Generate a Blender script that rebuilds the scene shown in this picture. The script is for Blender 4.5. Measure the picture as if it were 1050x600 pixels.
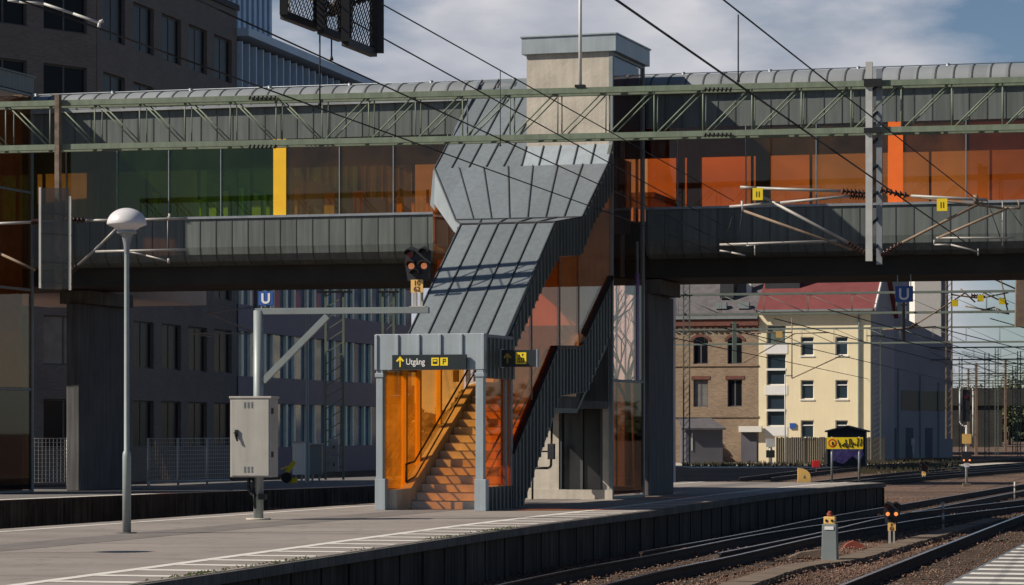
import bpy, math, random
from math import radians, sin, cos, atan2, hypot, pi
from mathutils import Vector, Matrix
random.seed(7)
S = bpy.context.scene
for o in list(bpy.data.objects): bpy.data.objects.remove(o)
COL = S.collection

# ---------------------------------------------------------------- camera, sky, sun, exposure
FPX = 2900.0; EYE = 1.6; HOR = 440.0
cam_d = bpy.data.cameras.new('camera'); cam = bpy.data.objects.new('camera', cam_d); COL.objects.link(cam)
cam.location = (0, 0, EYE); cam.rotation_euler = (radians(90), 0, 0)
cam_d.sensor_width = 36; cam_d.lens = 36*FPX/1050.0
cam_d.shift_y = (HOR-300)/1050.0
cam_d.clip_start = 0.5; cam_d.clip_end = 6000
S.camera = cam

LD = Vector((1.0, 0.25, -0.79)).normalized()
w = bpy.data.worlds.new('World'); S.world = w; w.use_nodes = True
nt = w.node_tree; nt.nodes.clear()
N = nt.nodes.new; L = nt.links.new
out = N('ShaderNodeOutputWorld'); bg = N('ShaderNodeBackground'); bg.inputs['Strength'].default_value = 0.057
sky = N('ShaderNodeTexSky'); sky.sky_type = 'NISHITA'; sky.sun_disc = False
sky.sun_elevation = math.asin(-LD.z); sky.sun_rotation = atan2(-LD.x, -LD.y); sky.altitude = 50
sky.air_density = 0.75; sky.dust_density = 0.3; sky.ozone_density = 2.0
tc = N('ShaderNodeTexCoord'); mp = N('ShaderNodeMapping'); mp.inputs['Scale'].default_value = (1, 1, 2.6)
nz = N('ShaderNodeTexNoise'); nz.inputs['Scale'].default_value = 7.5; nz.inputs['Detail'].default_value = 8; nz.inputs['Roughness'].default_value = .52
mp.inputs['Location'].default_value = (3.2, 1.7, 0.45)
L(tc.outputs['Generated'], mp.inputs['Vector']); L(mp.outputs['Vector'], nz.inputs['Vector'])
rp = N('ShaderNodeValToRGB'); rp.color_ramp.elements[0].position = .42; rp.color_ramp.elements[1].position = .58
sx = N('ShaderNodeSeparateXYZ'); L(tc.outputs['Generated'], sx.inputs[0])
def mr(src, a, b, c=0., d=1.):
    n_ = N('ShaderNodeMapRange'); n_.interpolation_type = 'SMOOTHSTEP'
    for i_, v_ in zip((1, 2, 3, 4), (a, b, c, d)): n_.inputs[i_].default_value = v_
    L(src, n_.inputs[0]); return n_.outputs[0]
def mth(op, a, b):
    n_ = N('ShaderNodeMath'); n_.operation = op
    for i_, v_ in enumerate((a, b)):
        if isinstance(v_, (int, float)): n_.inputs[i_].default_value = v_
        else: L(v_, n_.inputs[i_])
    return n_.outputs[0]
h1 = mr(sx.outputs['X'], .125, .185); h2 = mth('MULTIPLY', mr(sx.outputs['X'], -.005, -.055), mr(sx.outputs['Z'], .115, .14))
hole = mth('MAXIMUM', h1, h2)
cov = mth('SUBTRACT', mth('ADD', nz.outputs['Fac'], .10), mth('MULTIPLY', hole, .19))
L(cov, rp.inputs['Fac'])
nz2 = N('ShaderNodeTexNoise'); nz2.inputs['Scale'].default_value = 22; nz2.inputs['Detail'].default_value = 6
L(mp.outputs['Vector'], nz2.inputs['Vector'])
cr = N('ShaderNodeValToRGB'); cr.color_ramp.elements[0].position = .3; cr.color_ramp.elements[1].position = .75
cr.color_ramp.elements[0].color = (5.9, 6.4, 7.5, 1); cr.color_ramp.elements[1].color = (10.2, 10.1, 10.7, 1)
L(nz2.outputs['Fac'], cr.inputs['Fac'])
sep = N('ShaderNodeSeparateXYZ'); L(tc.outputs['Generated'], sep.inputs[0])
el = N('ShaderNodeMapRange'); el.inputs[1].default_value = .16; el.inputs[2].default_value = .40; el.inputs[3].default_value = 1; el.inputs[4].default_value = 0; L(sep.outputs['Z'], el.inputs[0])
cm = N('ShaderNodeMath'); cm.operation = 'MULTIPLY'; L(rp.outputs['Color'], cm.inputs[0]); L(el.outputs[0], cm.inputs[1])
fr_ = N('ShaderNodeMapRange'); fr_.inputs[1].default_value = .15; fr_.inputs[2].default_value = .7; L(sep.outputs['Y'], fr_.inputs[0])
cm2 = N('ShaderNodeMath'); cm2.operation = 'MULTIPLY'; L(cm.outputs[0], cm2.inputs[0]); L(fr_.outputs[0], cm2.inputs[1])
mx = N('ShaderNodeMixRGB'); L(cm2.outputs[0], mx.inputs['Fac']); L(sky.outputs['Color'], mx.inputs[1]); L(cr.outputs['Color'], mx.inputs[2])
L(mx.outputs['Color'], bg.inputs['Color']); L(bg.outputs['Background'], out.inputs['Surface'])

sun_d = bpy.data.lights.new('sun', 'SUN'); sun_d.energy = 5.0; sun_d.angle = radians(.5); sun_d.color = (1, .885, .75)
sun = bpy.data.objects.new('sun', sun_d); COL.objects.link(sun); sun.location = (-40, 20, 40)
sun.rotation_euler = LD.to_track_quat('-Z', 'Y').to_euler()
S.view_settings.view_transform = 'Standard'; S.view_settings.look = 'None'
S.view_settings.exposure = 0.15; S.view_settings.gamma = 1; S.view_settings.use_curve_mapping = False
S.render.engine = 'CYCLES'
S.cycles.transparent_max_bounces = 24; S.cycles.max_bounces = 8

# ---------------------------------------------------------------- materials
def mat(name, col, rough=.7, metal=0, var=.25, scale=3.0, col2=None, bump=0, bscale=40, spec=.4, emit=None, stretch=(1,1,1), streak=0, panel=0, stain=0):
    m = bpy.data.materials.new(name); m.use_nodes = True
    t = m.node_tree; b = t.nodes['Principled BSDF']; n = t.nodes.new; l = t.links.new
    b.inputs['Roughness'].default_value = rough; b.inputs['Metallic'].default_value = metal
    b.inputs['Specular IOR Level'].default_value = spec
    if emit:
        b.inputs['Emission Color'].default_value = (*emit[:3], 1); b.inputs['Emission Strength'].default_value = emit[3]
    tcn = n('ShaderNodeTexCoord'); mpn = n('ShaderNodeMapping'); mpn.inputs['Scale'].default_value = stretch
    l(tcn.outputs['Object'], mpn.inputs['Vector'])
    nn = n('ShaderNodeTexNoise'); nn.inputs['Scale'].default_value = scale; nn.inputs['Detail'].default_value = 6; nn.inputs['Roughness'].default_value = .6
    l(mpn.outputs['Vector'], nn.inputs['Vector'])
    r = n('ShaderNodeValToRGB'); r.color_ramp.elements[0].position = .3; r.color_ramp.elements[1].position = .7
    c2 = col2 or tuple(min(1, c*(1+var)) for c in col); c1 = tuple(c*(1-var) for c in col) if not col2 else col
    r.color_ramp.elements[0].color = (*c1, 1); r.color_ramp.elements[1].color = (*c2, 1)
    l(nn.outputs['Fac'], r.inputs['Fac'])
    last = r.outputs['Color']
    if streak:
        m2 = n('ShaderNodeMapping'); m2.inputs['Scale'].default_value = (9, 9, .5); l(tcn.outputs['Object'], m2.inputs['Vector'])
        s2 = n('ShaderNodeTexNoise'); s2.inputs['Scale'].default_value = 1.2; s2.inputs['Detail'].default_value = 4; l(m2.outputs['Vector'], s2.inputs['Vector'])
        r2 = n('ShaderNodeValToRGB'); r2.color_ramp.elements[0].position = .35; r2.color_ramp.elements[1].position = .65
        r2.color_ramp.elements[0].color = (1-streak,)*3+(1,); r2.color_ramp.elements[1].color = (1, 1, 1, 1)
        l(s2.outputs['Fac'], r2.inputs['Fac'])
        mm = n('ShaderNodeMixRGB'); mm.blend_type = 'MULTIPLY'; mm.inputs['Fac'].default_value = 1
        l(last, mm.inputs[1]); l(r2.outputs['Color'], mm.inputs[2]); last = mm.outputs['Color']
    if panel:
        sp = n('ShaderNodeSeparateXYZ'); l(tcn.outputs['Object'], sp.inputs[0]); dv = n('ShaderNodeMath'); dv.operation = 'DIVIDE'; dv.inputs[1].default_value = panel; l(sp.outputs['X'], dv.inputs[0])
        fl = n('ShaderNodeMath'); fl.operation = 'FLOOR'; l(dv.outputs[0], fl.inputs[0]); wn = n('ShaderNodeTexWhiteNoise'); wn.noise_dimensions = '1D'; l(fl.outputs[0], wn.inputs['W'])
        pr_ = n('ShaderNodeMapRange'); pr_.inputs[3].default_value = .86; pr_.inputs[4].default_value = 1.1; l(wn.outputs['Value'], pr_.inputs[0])
        vm = n('ShaderNodeVectorMath'); vm.operation = 'SCALE'; l(last, vm.inputs[0]); l(pr_.outputs[0], vm.inputs['Scale']); last = vm.outputs[0]
    if stain:
        sn = n('ShaderNodeTexNoise'); sn.inputs['Scale'].default_value = 2.7; sn.inputs['Detail'].default_value = 8; sn.inputs['Roughness'].default_value = .7; sn.inputs['Distortion'].default_value = .6
        l(tcn.outputs['Object'], sn.inputs['Vector']); pr_ = n('ShaderNodeMapRange'); pr_.inputs[1].default_value = .55; pr_.inputs[2].default_value = .68; pr_.inputs[3].default_value = 1; pr_.inputs[4].default_value = 1-stain
        l(sn.outputs['Fac'], pr_.inputs[0]); vm = n('ShaderNodeVectorMath'); vm.operation = 'SCALE'; l(last, vm.inputs[0]); l(pr_.outputs[0], vm.inputs['Scale']); last = vm.outputs[0]
        vo = n('ShaderNodeTexVoronoi'); vo.inputs['Scale'].default_value = 1.6; l(tcn.outputs['Object'], vo.inputs['Vector'])
        pr_ = n('ShaderNodeMapRange'); pr_.inputs[1].default_value = .03; pr_.inputs[2].default_value = .05; pr_.inputs[3].default_value = .55; pr_.inputs[4].default_value = 1
        l(vo.outputs['Distance'], pr_.inputs[0]); vm = n('ShaderNodeVectorMath'); vm.operation = 'SCALE'; l(last, vm.inputs[0]); l(pr_.outputs[0], vm.inputs['Scale']); last = vm.outputs[0]
    l(last, b.inputs['Base Color'])
    if bump:
        bn = n('ShaderNodeTexNoise'); bn.inputs['Scale'].default_value = bscale; bn.inputs['Detail'].default_value = 4
        l(tcn.outputs['Object'], bn.inputs['Vector'])
        bu = n('ShaderNodeBump'); bu.inputs['Strength'].default_value = bump; bu.inputs['Distance'].default_value = .03
        l(bn.outputs['Fac'], bu.inputs['Height']); l(bu.outputs['Normal'], b.inputs['Normal'])
    return m

def glass(name, col, gloss=.06, trans=0, tcol=None, rough=.02, fall=.45, film=None):
    m = bpy.data.materials.new(name); m.use_nodes = True; t = m.node_tree; t.nodes.clear(); n = t.nodes.new; l = t.links.new
    o = n('ShaderNodeOutputMaterial'); tr = n('ShaderNodeBsdfTransparent'); tr.inputs['Color'].default_value = (*col, 1)
    g = n('ShaderNodeBsdfGlossy'); g.inputs['Roughness'].default_value = rough; g.inputs['Color'].default_value = (.9, .9, .9, 1)
    lw = n('ShaderNodeLayerWeight'); lw.inputs['Blend'].default_value = .5
    pw = n('ShaderNodeMath'); pw.operation = 'POWER'; pw.inputs[1].default_value = 4; l(lw.outputs['Facing'], pw.inputs[0])
    ma = n('ShaderNodeMath'); ma.operation = 'MULTIPLY_ADD'; ma.inputs[1].default_value = fall; ma.inputs[2].default_value = gloss; l(pw.outputs[0], ma.inputs[0])
    mixs = n('ShaderNodeMixShader'); l(ma.outputs[0], mixs.inputs['Fac'])
    src = tr.outputs[0]
    if trans:
        tl = n('ShaderNodeBsdfTranslucent'); tl.inputs['Color'].default_value = (*(tcol or col), 1)
        tcn = n('ShaderNodeTexCoord'); nn = n('ShaderNodeTexNoise'); nn.inputs['Scale'].default_value = 1.6; nn.inputs['Detail'].default_value = 5; nn.inputs['Distortion'].default_value = .1
        l(tcn.outputs['Object'], nn.inputs['Vector'])
        r = n('ShaderNodeMapRange'); r.inputs[1].default_value = .35; r.inputs[2].default_value = .65; r.inputs[3].default_value = trans*.55; r.inputs[4].default_value = trans*1.2
        l(nn.outputs['Fac'], r.inputs[0])
        m2 = n('ShaderNodeMixShader'); l(r.outputs[0], m2.inputs['Fac']); l(tr.outputs[0], m2.inputs[1]); l(tl.outputs[0], m2.inputs[2]); src = m2.outputs[0]
    if film:
        df_ = n('ShaderNodeBsdfDiffuse'); df_.inputs['Color'].default_value = (*film, 1)
        tcf = n('ShaderNodeTexCoord'); nf = n('ShaderNodeTexNoise'); nf.inputs['Scale'].default_value = 1.3; nf.inputs['Detail'].default_value = 6; l(tcf.outputs['Object'], nf.inputs['Vector'])
        rf = n('ShaderNodeMapRange'); rf.inputs[1].default_value = .3; rf.inputs[2].default_value = .7; rf.inputs[3].default_value = .015; rf.inputs[4].default_value = .085; l(nf.outputs['Fac'], rf.inputs[0])
        m3 = n('ShaderNodeMixShader'); l(rf.outputs[0], m3.inputs['Fac']); l(src, m3.inputs[1]); l(df_.outputs[0], m3.inputs[2]); src = m3.outputs[0]
    l(src, mixs.inputs[1]); l(g.outputs[0], mixs.inputs[2]); l(mixs.outputs[0], o.inputs['Surface'])
    return m

def brick(name, c1, c2, mortar, scale=1.0):
    m = mat(name, c1, .85); t = m.node_tree; b = t.nodes['Principled BSDF']; n = t.nodes.new; l = t.links.new
    tcn = n('ShaderNodeTexCoord'); sp = n('ShaderNodeSeparateXYZ'); cb = n('ShaderNodeCombineXYZ'); l(tcn.outputs['Object'], sp.inputs[0])
    ad = n('ShaderNodeMath'); l(sp.outputs['X'], ad.inputs[0]); l(sp.outputs['Y'], ad.inputs[1]); l(ad.outputs[0], cb.inputs['X']); l(sp.outputs['Z'], cb.inputs['Y'])
    br = n('ShaderNodeTexBrick'); br.inputs['Scale'].default_value = scale
    br.inputs['Color1'].default_value = (*c1, 1); br.inputs['Color2'].default_value = (*c2, 1); br.inputs['Mortar'].default_value = (*mortar, 1)
    br.inputs['Brick Width'].default_value = .26; br.inputs['Row Height'].default_value = .085; br.inputs['Mortar Size'].default_value = .012
    l(cb.outputs[0], br.inputs['Vector'])
    nn = n('ShaderNodeTexNoise'); nn.inputs['Scale'].default_value = .6; nn.inputs['Detail'].default_value = 5; l(tcn.outputs['Object'], nn.inputs['Vector'])
    r = n('ShaderNodeMapRange'); r.inputs[3].default_value = .72; r.inputs[4].default_value = 1.2; l(nn.outputs['Fac'], r.inputs[0])
    vm = n('ShaderNodeVectorMath'); vm.operation = 'SCALE'; l(br.outputs['Color'], vm.inputs[0]); l(r.outputs[0], vm.inputs['Scale'])
    l(vm.outputs[0], b.inputs['Base Color'])
    return m

def gravel(name, cols, scale):
    m = mat(name, cols[0], .95); t = m.node_tree; b = t.nodes['Principled BSDF']; n = t.nodes.new; l = t.links.new
    g = n('ShaderNodeNewGeometry')
    v = n('ShaderNodeTexVoronoi'); v.inputs['Scale'].default_value = scale; l(g.outputs['Position'], v.inputs['Vector'])
    sp = n('ShaderNodeSeparateColor'); l(v.outputs['Color'], sp.inputs[0])
    r = n('ShaderNodeValToRGB'); r.color_ramp.elements[0].color = (*cols[0], 1); r.color_ramp.elements[1].color = (*cols[-1], 1)
    for i, c in enumerate(cols[1:-1]):
        e = r.color_ramp.elements.new((i+1)/(len(cols)-1)); e.color = (*c, 1)
    l(sp.outputs[0], r.inputs['Fac'])
    nn = n('ShaderNodeTexNoise'); nn.inputs['Scale'].default_value = .35; nn.inputs['Detail'].default_value = 6; l(g.outputs['Position'], nn.inputs['Vector'])
    mr = n('ShaderNodeMapRange'); mr.inputs[1].default_value = .3; mr.inputs[2].default_value = .7; mr.inputs[3].default_value = .6; mr.inputs[4].default_value = 1.3; l(nn.outputs['Fac'], mr.inputs[0])
    vm = n('ShaderNodeVectorMath'); vm.operation = 'SCALE'; l(r.outputs['Color'], vm.inputs[0]); l(mr.outputs[0], vm.inputs['Scale'])
    l(vm.outputs[0], b.inputs['Base Color'])
    bu = n('ShaderNodeBump'); bu.inputs['Strength'].default_value = .9; bu.inputs['Distance'].default_value = .05; bu.invert = True
    l(v.outputs['Distance'], bu.inputs['Height']); l(bu.outputs['Normal'], b.inputs['Normal'])
    return m

M = {}
M['zinc'] = mat('zinc_sheet', (.20, .235, .258), .48, .15, .05, .7, bump=.12, bscale=.9, spec=.35, streak=.14, panel=.42)
M['zinc_light'] = mat('zinc_sheet_pale', (.33, .385, .42), .45, .15, .10, 1.5, spec=.35, streak=.12)
M['zinc_bridge'] = mat('zinc_sheet_weathered', (.138, .16, .153), .5, .1, .08, .8, bump=.2, bscale=1.1, spec=.35, streak=.25, panel=.42)
M['zinc_roof'] = mat('zinc_roof', (.23, .255, .27), .6, .05, .12, .9, spec=.3, panel=.42)
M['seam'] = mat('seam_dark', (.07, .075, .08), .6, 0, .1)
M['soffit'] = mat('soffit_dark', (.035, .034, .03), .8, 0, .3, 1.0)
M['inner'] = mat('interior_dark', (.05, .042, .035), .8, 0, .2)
M['concrete'] = mat('concrete', (.50, .46, .39), .85, 0, .16, 1.6, bump=.2, bscale=12, streak=.12)
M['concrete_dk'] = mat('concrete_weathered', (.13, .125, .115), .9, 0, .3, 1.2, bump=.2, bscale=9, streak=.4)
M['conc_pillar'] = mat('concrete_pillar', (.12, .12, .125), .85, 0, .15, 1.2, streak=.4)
M['asphalt'] = mat('platform_asphalt', (.262, .235, .212), .9, 0, .16, .7, bump=.25, bscale=60, stretch=(.35, 1, 1), stain=.35)
M['asphalt_dk'] = mat('platform_asphalt_old', (.15, .145, .14), .9, 0, .15, .9)
M['white_paint'] = mat('white_paint', (.68, .66, .61), .7, 0, .13, 4)
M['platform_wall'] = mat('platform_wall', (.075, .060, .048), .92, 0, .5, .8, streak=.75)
M['ballast'] = gravel('ballast', [(.05, .029, .02), (.125, .072, .048), (.18, .118, .084), (.095, .05, .033), (.24, .18, .14)], 14)
M['stone'] = gravel('stones', [(.055, .03, .02), (.14, .074, .05), (.20, .125, .088), (.10, .046, .03), (.30, .225, .175)], 9)
M['rail_side'] = mat('rail_rust', (.032, .022, .017), .8, 0, .3, 2)
M['rail_top'] = mat('rail_polished', (.48, .50, .53), .25, 1, .08, 2)
M['sleeper'] = mat('sleeper_timber', (.075, .058, .045), .95, 0, .35, 3)
M['sage'] = mat('sage_green_steel', (.185, .235, .17), .6, 0, .12, 2, streak=.2)
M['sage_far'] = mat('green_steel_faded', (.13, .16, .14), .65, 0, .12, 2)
M['steel'] = mat('galvanised_steel', (.27, .30, .33), .45, .4, .15, 4)
M['steel_lt'] = mat('pale_galvanised', (.46, .47, .46), .5, .1, .12, 4)
M['rusty'] = mat('rusty_mast', (.20, .15, .115), .85, 0, .45, 5)
M['arm'] = mat('arm_tube', (.34, .33, .31), .5, .2, .15, 5)
M['arm_brown'] = mat('arm_tube_brown', (.23, .17, .12), .7, .1, .25, 5)
M['insul'] = mat('insulator_brown', (.05, .025, .02), .3, 0, .2)
M['wire'] = mat('wire', (.018, .018, .02), .7, 0, .1)
M['black'] = mat('black_paint', (.012, .013, .015), .55, 0, .2)
M['signal_dk'] = mat('signal_black', (.022, .024, .03), .5, 0, .2)
M['grey_box'] = mat('cabinet_grey', (.40, .39, .36), .55, 0, .07, 2.5, streak=.12)
M['grey_mid'] = mat('mid_grey_paint', (.20, .235, .24), .55, 0, .1, 2.5)
M['sign_black'] = mat('sign_black', (.018, .026, .030), .4, 0, .1)
M['yellow'] = mat('sign_yellow', (.80, .60, .02), .5, 0, .05)
M['tag_yellow'] = mat('tag_yellow', (.82, .52, .16), .55, 0, .08)
M['white'] = mat('white', (.78, .78, .76), .5, 0, .04)
M['blue_sign'] = mat('blue_sign', (.03, .10, .36), .45, 0, .05)
M['red'] = mat('red', (.6, .03, .03), .5, 0, .1)
M['lamp_white'] = mat('lamp_dome', (.62, .62, .64), .35, 0, .04, spec=.5)
M['lamp_pole'] = mat('lamp_pole', (.27, .31, .31), .5, .2, .1, 3)
M['orange_lit'] = mat('signal_light', (.9, .35, .12), .4, 0, .05, emit=(1, .30, .08, 1.0))
M['orange_weak'] = mat('signal_light_weak', (.75, .33, .2), .4, 0, .05, emit=(1, .33, .12, .28))
M['red_dim'] = mat('signal_red_dim', (.22, .02, .015), .3, 0, .1)
M['steps'] = mat('step_terrazzo', (.56, .52, .46), .75, 0, .15, 3, bump=.1)
M['handrail'] = mat('handrail', (.05, .03, .02), .4, .3, .1)
M['timber'] = mat('yellow_post', (.72, .42, .04), .6, 0, .08)
M['yellow_panel'] = mat('yellow_panel', (.85, .50, .02), .5, 0, .06)
M['orange_panel'] = mat('orange_panel', (.85, .16, .02), .5, 0, .06)
M['g_green'] = glass('glass_green', (.62, .74, .40), .035, film=(.09, .16, .03))
M['g_olive'] = glass('glass_olive', (.70, .66, .38), .035, film=(.28, .22, .04))
M['g_brown'] = glass('glass_brown', (.84, .62, .40), .04, film=(.36, .20, .06))
M['g_orange'] = glass('glass_orange', (.95, .68, .42), .04, film=(.6, .22, .06))
M['g_red'] = glass('glass_red', (.94, .60, .35), .035, film=(.6, .14, .03))
M['g_amber'] = glass('glass_amber', (.95, .57, .17), .035, .16, (1.0, .45, .05))
M['g_rust'] = glass('glass_rust', (1.0, .60, .24), .03, .06, (1.0, .45, .16))
M['g_leftside'] = glass('glass_light_orange', (.97, .66, .30), .035, .08, (1.0, .45, .1))
M['g_pink'] = glass('glass_pale_pink', (.99, .92, .87), .05, .04, (1, .6, .35))
M['g_clear'] = glass('glass_clear', (.99, .95, .94), .04, fall=.3)
M['g_tower'] = glass('glass_tower', (.92, .82, .79), .06, fall=.4)
M['g_brownlow'] = glass('glass_smoked_brown', (.34, .22, .15), .05, rough=.02, fall=.3)
M['pane_dark'] = mat('pane_dark', (.008, .009, .012), .3, 0, .2, spec=.12)
M['pane_reflection'] = mat('pane_reflection', (.16, .16, .15), .5, 0, .3, 1.5)  # pale reflection on the glass, painted in as pane colour
M['curtain'] = mat('pane_curtain', (.10, .13, .12), .4, 0, .5, 1.5)
M['pane_blue'] = mat('pane_blue', (.02, .035, .05), .15, 0, .3, .5, spec=.4)
M['brick_dark'] = brick('brick_dark', (.125, .115, .108), (.165, .148, .136), (.165, .158, .15), 1)
M['brick_old'] = brick('brick_old', (.23, .155, .10), (.35, .25, .16), (.28, .235, .18), 1)
M['brick_red'] = mat('brick_red', (.15, .06, .045), .85, 0, .2)
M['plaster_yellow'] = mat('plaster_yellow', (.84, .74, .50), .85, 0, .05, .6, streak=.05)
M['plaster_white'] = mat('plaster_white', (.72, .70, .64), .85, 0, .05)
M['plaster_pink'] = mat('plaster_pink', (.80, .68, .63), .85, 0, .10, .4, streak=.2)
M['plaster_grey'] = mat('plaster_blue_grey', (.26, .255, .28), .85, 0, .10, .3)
M['plaster_dk'] = mat('plaster_dark', (.10, .10, .12), .9, 0, .2, .3)
M['slate'] = mat('slate', (.115, .108, .115), .7, 0, .25, 2)
M['red_tile'] = mat('red_roof', (.17, .045, .045), .85, 0, .15, 1.2, bump=.3, bscale=6)
M['dark_box'] = mat('dark_cladding', (.03, .033, .04), .7, 0, .15)
M['spandrel'] = mat('navy_spandrel', (.055, .07, .14), .5, 0, .12, .6)
M['fin'] = mat('pale_fin', (.86, .88, .70), .6, 0, .15, .7)
M['fin_blue'] = mat('blue_fin', (.42, .56, .70), .5, 0, .1, .7)
M['glass_blue'] = mat('curtain_glass', (.06, .14, .22), .1, 0, .3, .4, spec=.8)
M['wood_grey'] = mat('grey_boards', (.06, .053, .048), .9, 0, .2, 3, stretch=(4, 4, .6))
M['bark'] = mat('bark', (.07, .055, .05), .95, 0, .3, 5)
M['leaf'] = mat('leaf', (.045, .06, .025), .8, 0, .4, 2)
M['leaf_lt'] = mat('leaf_light', (.10, .12, .045), .8, 0, .4, 2)
M['shrub'] = mat('bare_shrub', (.06, .045, .045), .9, 0, .4, 2)
M['grassm'] = mat('dry_grass', (.09, .08, .045), .9, 0, .4, 2)
M['purple'] = mat('graffiti_purple', (.24, .09, .30), .7, 0, .3, 3, col2=(.70, .42, .70))
M['violet_strip'] = mat('violet_strip', (.17, .11, .30), .5, 0, .1)
M['pale_vault'] = mat('pale_vault', (.42, .37, .36), .6, 0, .1)
M['rust_red'] = mat('rust_red', (.24, .06, .04), .85, 0, .3)
M['trough'] = mat('trough_lid', (.16, .125, .095), .9, 0, .2, 2, bump=.2, bscale=20)
M['door_glass'] = mat('lift_door_steel', (.07, .072, .075), .25, .6, .3, .8)

# ---------------------------------------------------------------- mesh helpers
class MB:
    def __init__(s): s.v = []; s.f = []; s.mi = []; s.m = 0; s.sm = []
    def add(s, vs, fs, smooth=False):
        k = len(s.v); s.v += [tuple(p) for p in vs]; s.f += [tuple(i+k for i in f) for f in fs]; s.mi += [s.m]*len(fs); s.sm += [smooth]*len(fs); return s
    def box(s, x0, x1, y0, y1, z0, z1):
        if x0 > x1: x0, x1 = x1, x0
        if y0 > y1: y0, y1 = y1, y0
        if z0 > z1: z0, z1 = z1, z0
        return s.add([(x0,y0,z0),(x1,y0,z0),(x1,y1,z0),(x0,y1,z0),(x0,y0,z1),(x1,y0,z1),(x1,y1,z1),(x0,y1,z1)],
              [(0,3,2,1),(4,5,6,7),(0,1,5,4),(1,2,6,5),(2,3,7,6),(3,0,4,7)])
    def prism(s, poly, axis, a, b, smooth=False):
        """poly: 2D points; axis 'x' -> (y,z) profile from x=a to b; 'y' -> (x,z); 'z' -> (x,y)"""
        def P(p, t): return {'x': (t, p[0], p[1]), 'y': (p[0], t, p[1]), 'z': (p[0], p[1], t)}[axis]
        n = len(poly); vs = [P(p, a) for p in poly]+[P(p, b) for p in poly]
        s.add(vs, [tuple(range(n))[::-1], tuple(range(n, 2*n))])
        k = len(s.v)-2*n
        fs = [(i, (i+1) % n, n+(i+1) % n, n+i) for i in range(n)]
        s.f += [tuple(i+k for i in f) for f in fs]; s.mi += [s.m]*n; s.sm += [smooth]*n
        return s
    def tube(s, p, q, r, r2=None, n=8, cap=True):
        p, q = Vector(p), Vector(q); d = (q-p)
        if d.length < 1e-6: return s
        d.normalize(); a = d.orthogonal().normalized(); b = d.cross(a); r2 = r if r2 is None else r2
        vs = [p+(a*cos(2*pi*i/n)+b*sin(2*pi*i/n))*r for i in range(n)]+[q+(a*cos(2*pi*i/n)+b*sin(2*pi*i/n))*r2 for i in range(n)]
        s.add(vs, [(i, (i+1) % n, n+(i+1) % n, n+i) for i in range(n)], True)
        if cap:
            k = len(s.v)-2*n; s.f += [tuple(range(k+n-1, k-1, -1)), tuple(range(k+n, k+2*n))]; s.mi += [s.m]*2; s.sm += [False]*2
        return s
    def bar(s, p, q, wd, ht):
        """square section bar between two points"""
        p, q = Vector(p), Vector(q); d = (q-p).normalized(); up = Vector((0,0,1))
        if abs(d.z) > .95: up = Vector((0,1,0))
        a = d.cross(up).normalized()*wd/2; b = a.cross(d).normalized()*ht/2
        vs = [p-a-b, p+a-b, p+a+b, p-a+b, q-a-b, q+a-b, q+a+b, q-a+b]
        return s.add(vs, [(0,1,2,3),(7,6,5,4),(0,4,5,1),(1,5,6,2),(2,6,7,3),(3,7,4,0)])
    def path(s, pts, r, n=6):
        for a, b in zip(pts, pts[1:]): s.tube(a, b, r, n=n)
        return s
    def lathe(s, prof, cx=0, cy=0, n=24):
        k = len(prof); vs = []
        for i in range(n):
            a = 2*pi*i/n
            vs += [(cx+r*cos(a), cy+r*sin(a), z) for r, z in prof]
        fs = [(i*k+j, ((i+1) % n)*k+j, ((i+1) % n)*k+j+1, i*k+j+1) for i in range(n) for j in range(k-1)]
        return s.add(vs, fs, True)
    def slab(s, quad, th):
        """quad (CCW seen from outside) thickened inward"""
        q = [Vector(p) for p in quad]; nrm = (q[1]-q[0]).cross(q[-1]-q[0]).normalized()
        n = len(q); vs = q+[p-nrm*th for p in q]
        return s.add(vs, [tuple(range(n)), tuple(range(2*n-1, n-1, -1))]+[(i, n+i, n+(i+1) % n, (i+1) % n) for i in range(n)])
    def build(s, name, mats, parent=None, bevel=0):
        me = bpy.data.meshes.new(name); me.from_pydata(s.v, [], s.f)
        if not isinstance(mats, (list, tuple)): mats = [mats]
        for m in mats: me.materials.append(m)
        me.polygons.foreach_set('material_index', s.mi); me.polygons.foreach_set('use_smooth', s.sm); me.update()
        o = bpy.data.objects.new(name, me); COL.objects.link(o)
        if parent: o.parent = parent
        if bevel:
            b = o.modifiers.new('bevel', 'BEVEL'); b.width = bevel; b.segments = 2; b.limit_method = 'ANGLE'; b.angle_limit = radians(40)
        return o
class Fr:
    """a local frame on the ground: x right, y away, z up"""
    def __init__(s, x, y, rot=0): s.x, s.y, s.r = x, y, radians(rot); s.c, s.s = cos(s.r), sin(s.r)
    def w(s, x, y, z=0): return (s.x+x*s.c-y*s.s, s.y+x*s.s+y*s.c, z)
    def dirs(s, u, v):
        dx, dy, dz = (u-525)/FPX, 1.0, (HOR-v)/FPX
        return dx*s.c+dy*s.s, -dx*s.s+dy*s.c, dz
    def o(s): ox, oy = -s.x, -s.y; return ox*s.c+oy*s.s, -ox*s.s+oy*s.c
    def front(s, u, v, yl):
        """where the sight line through photo point (u,v) meets the local plane y=yl -> (x,z)"""
        a, b, c = s.dirs(u, v); ox, oy = s.o(); t = (yl-oy)/b; return ox+a*t, EYE+c*t
    def side(s, u, v, xl):
        a, b, c = s.dirs(u, v); ox, oy = s.o(); t = (xl-ox)/a; return oy+b*t, EYE+c*t
def gnd(u, v, z=0):
    t = (EYE-z)*FPX/(v-HOR); return ((u-525)/FPX*t, t, z)
def at(u, v, Y): return ((u-525)/FPX*Y, Y, EYE+(HOR-v)/FPX*Y)
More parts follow.
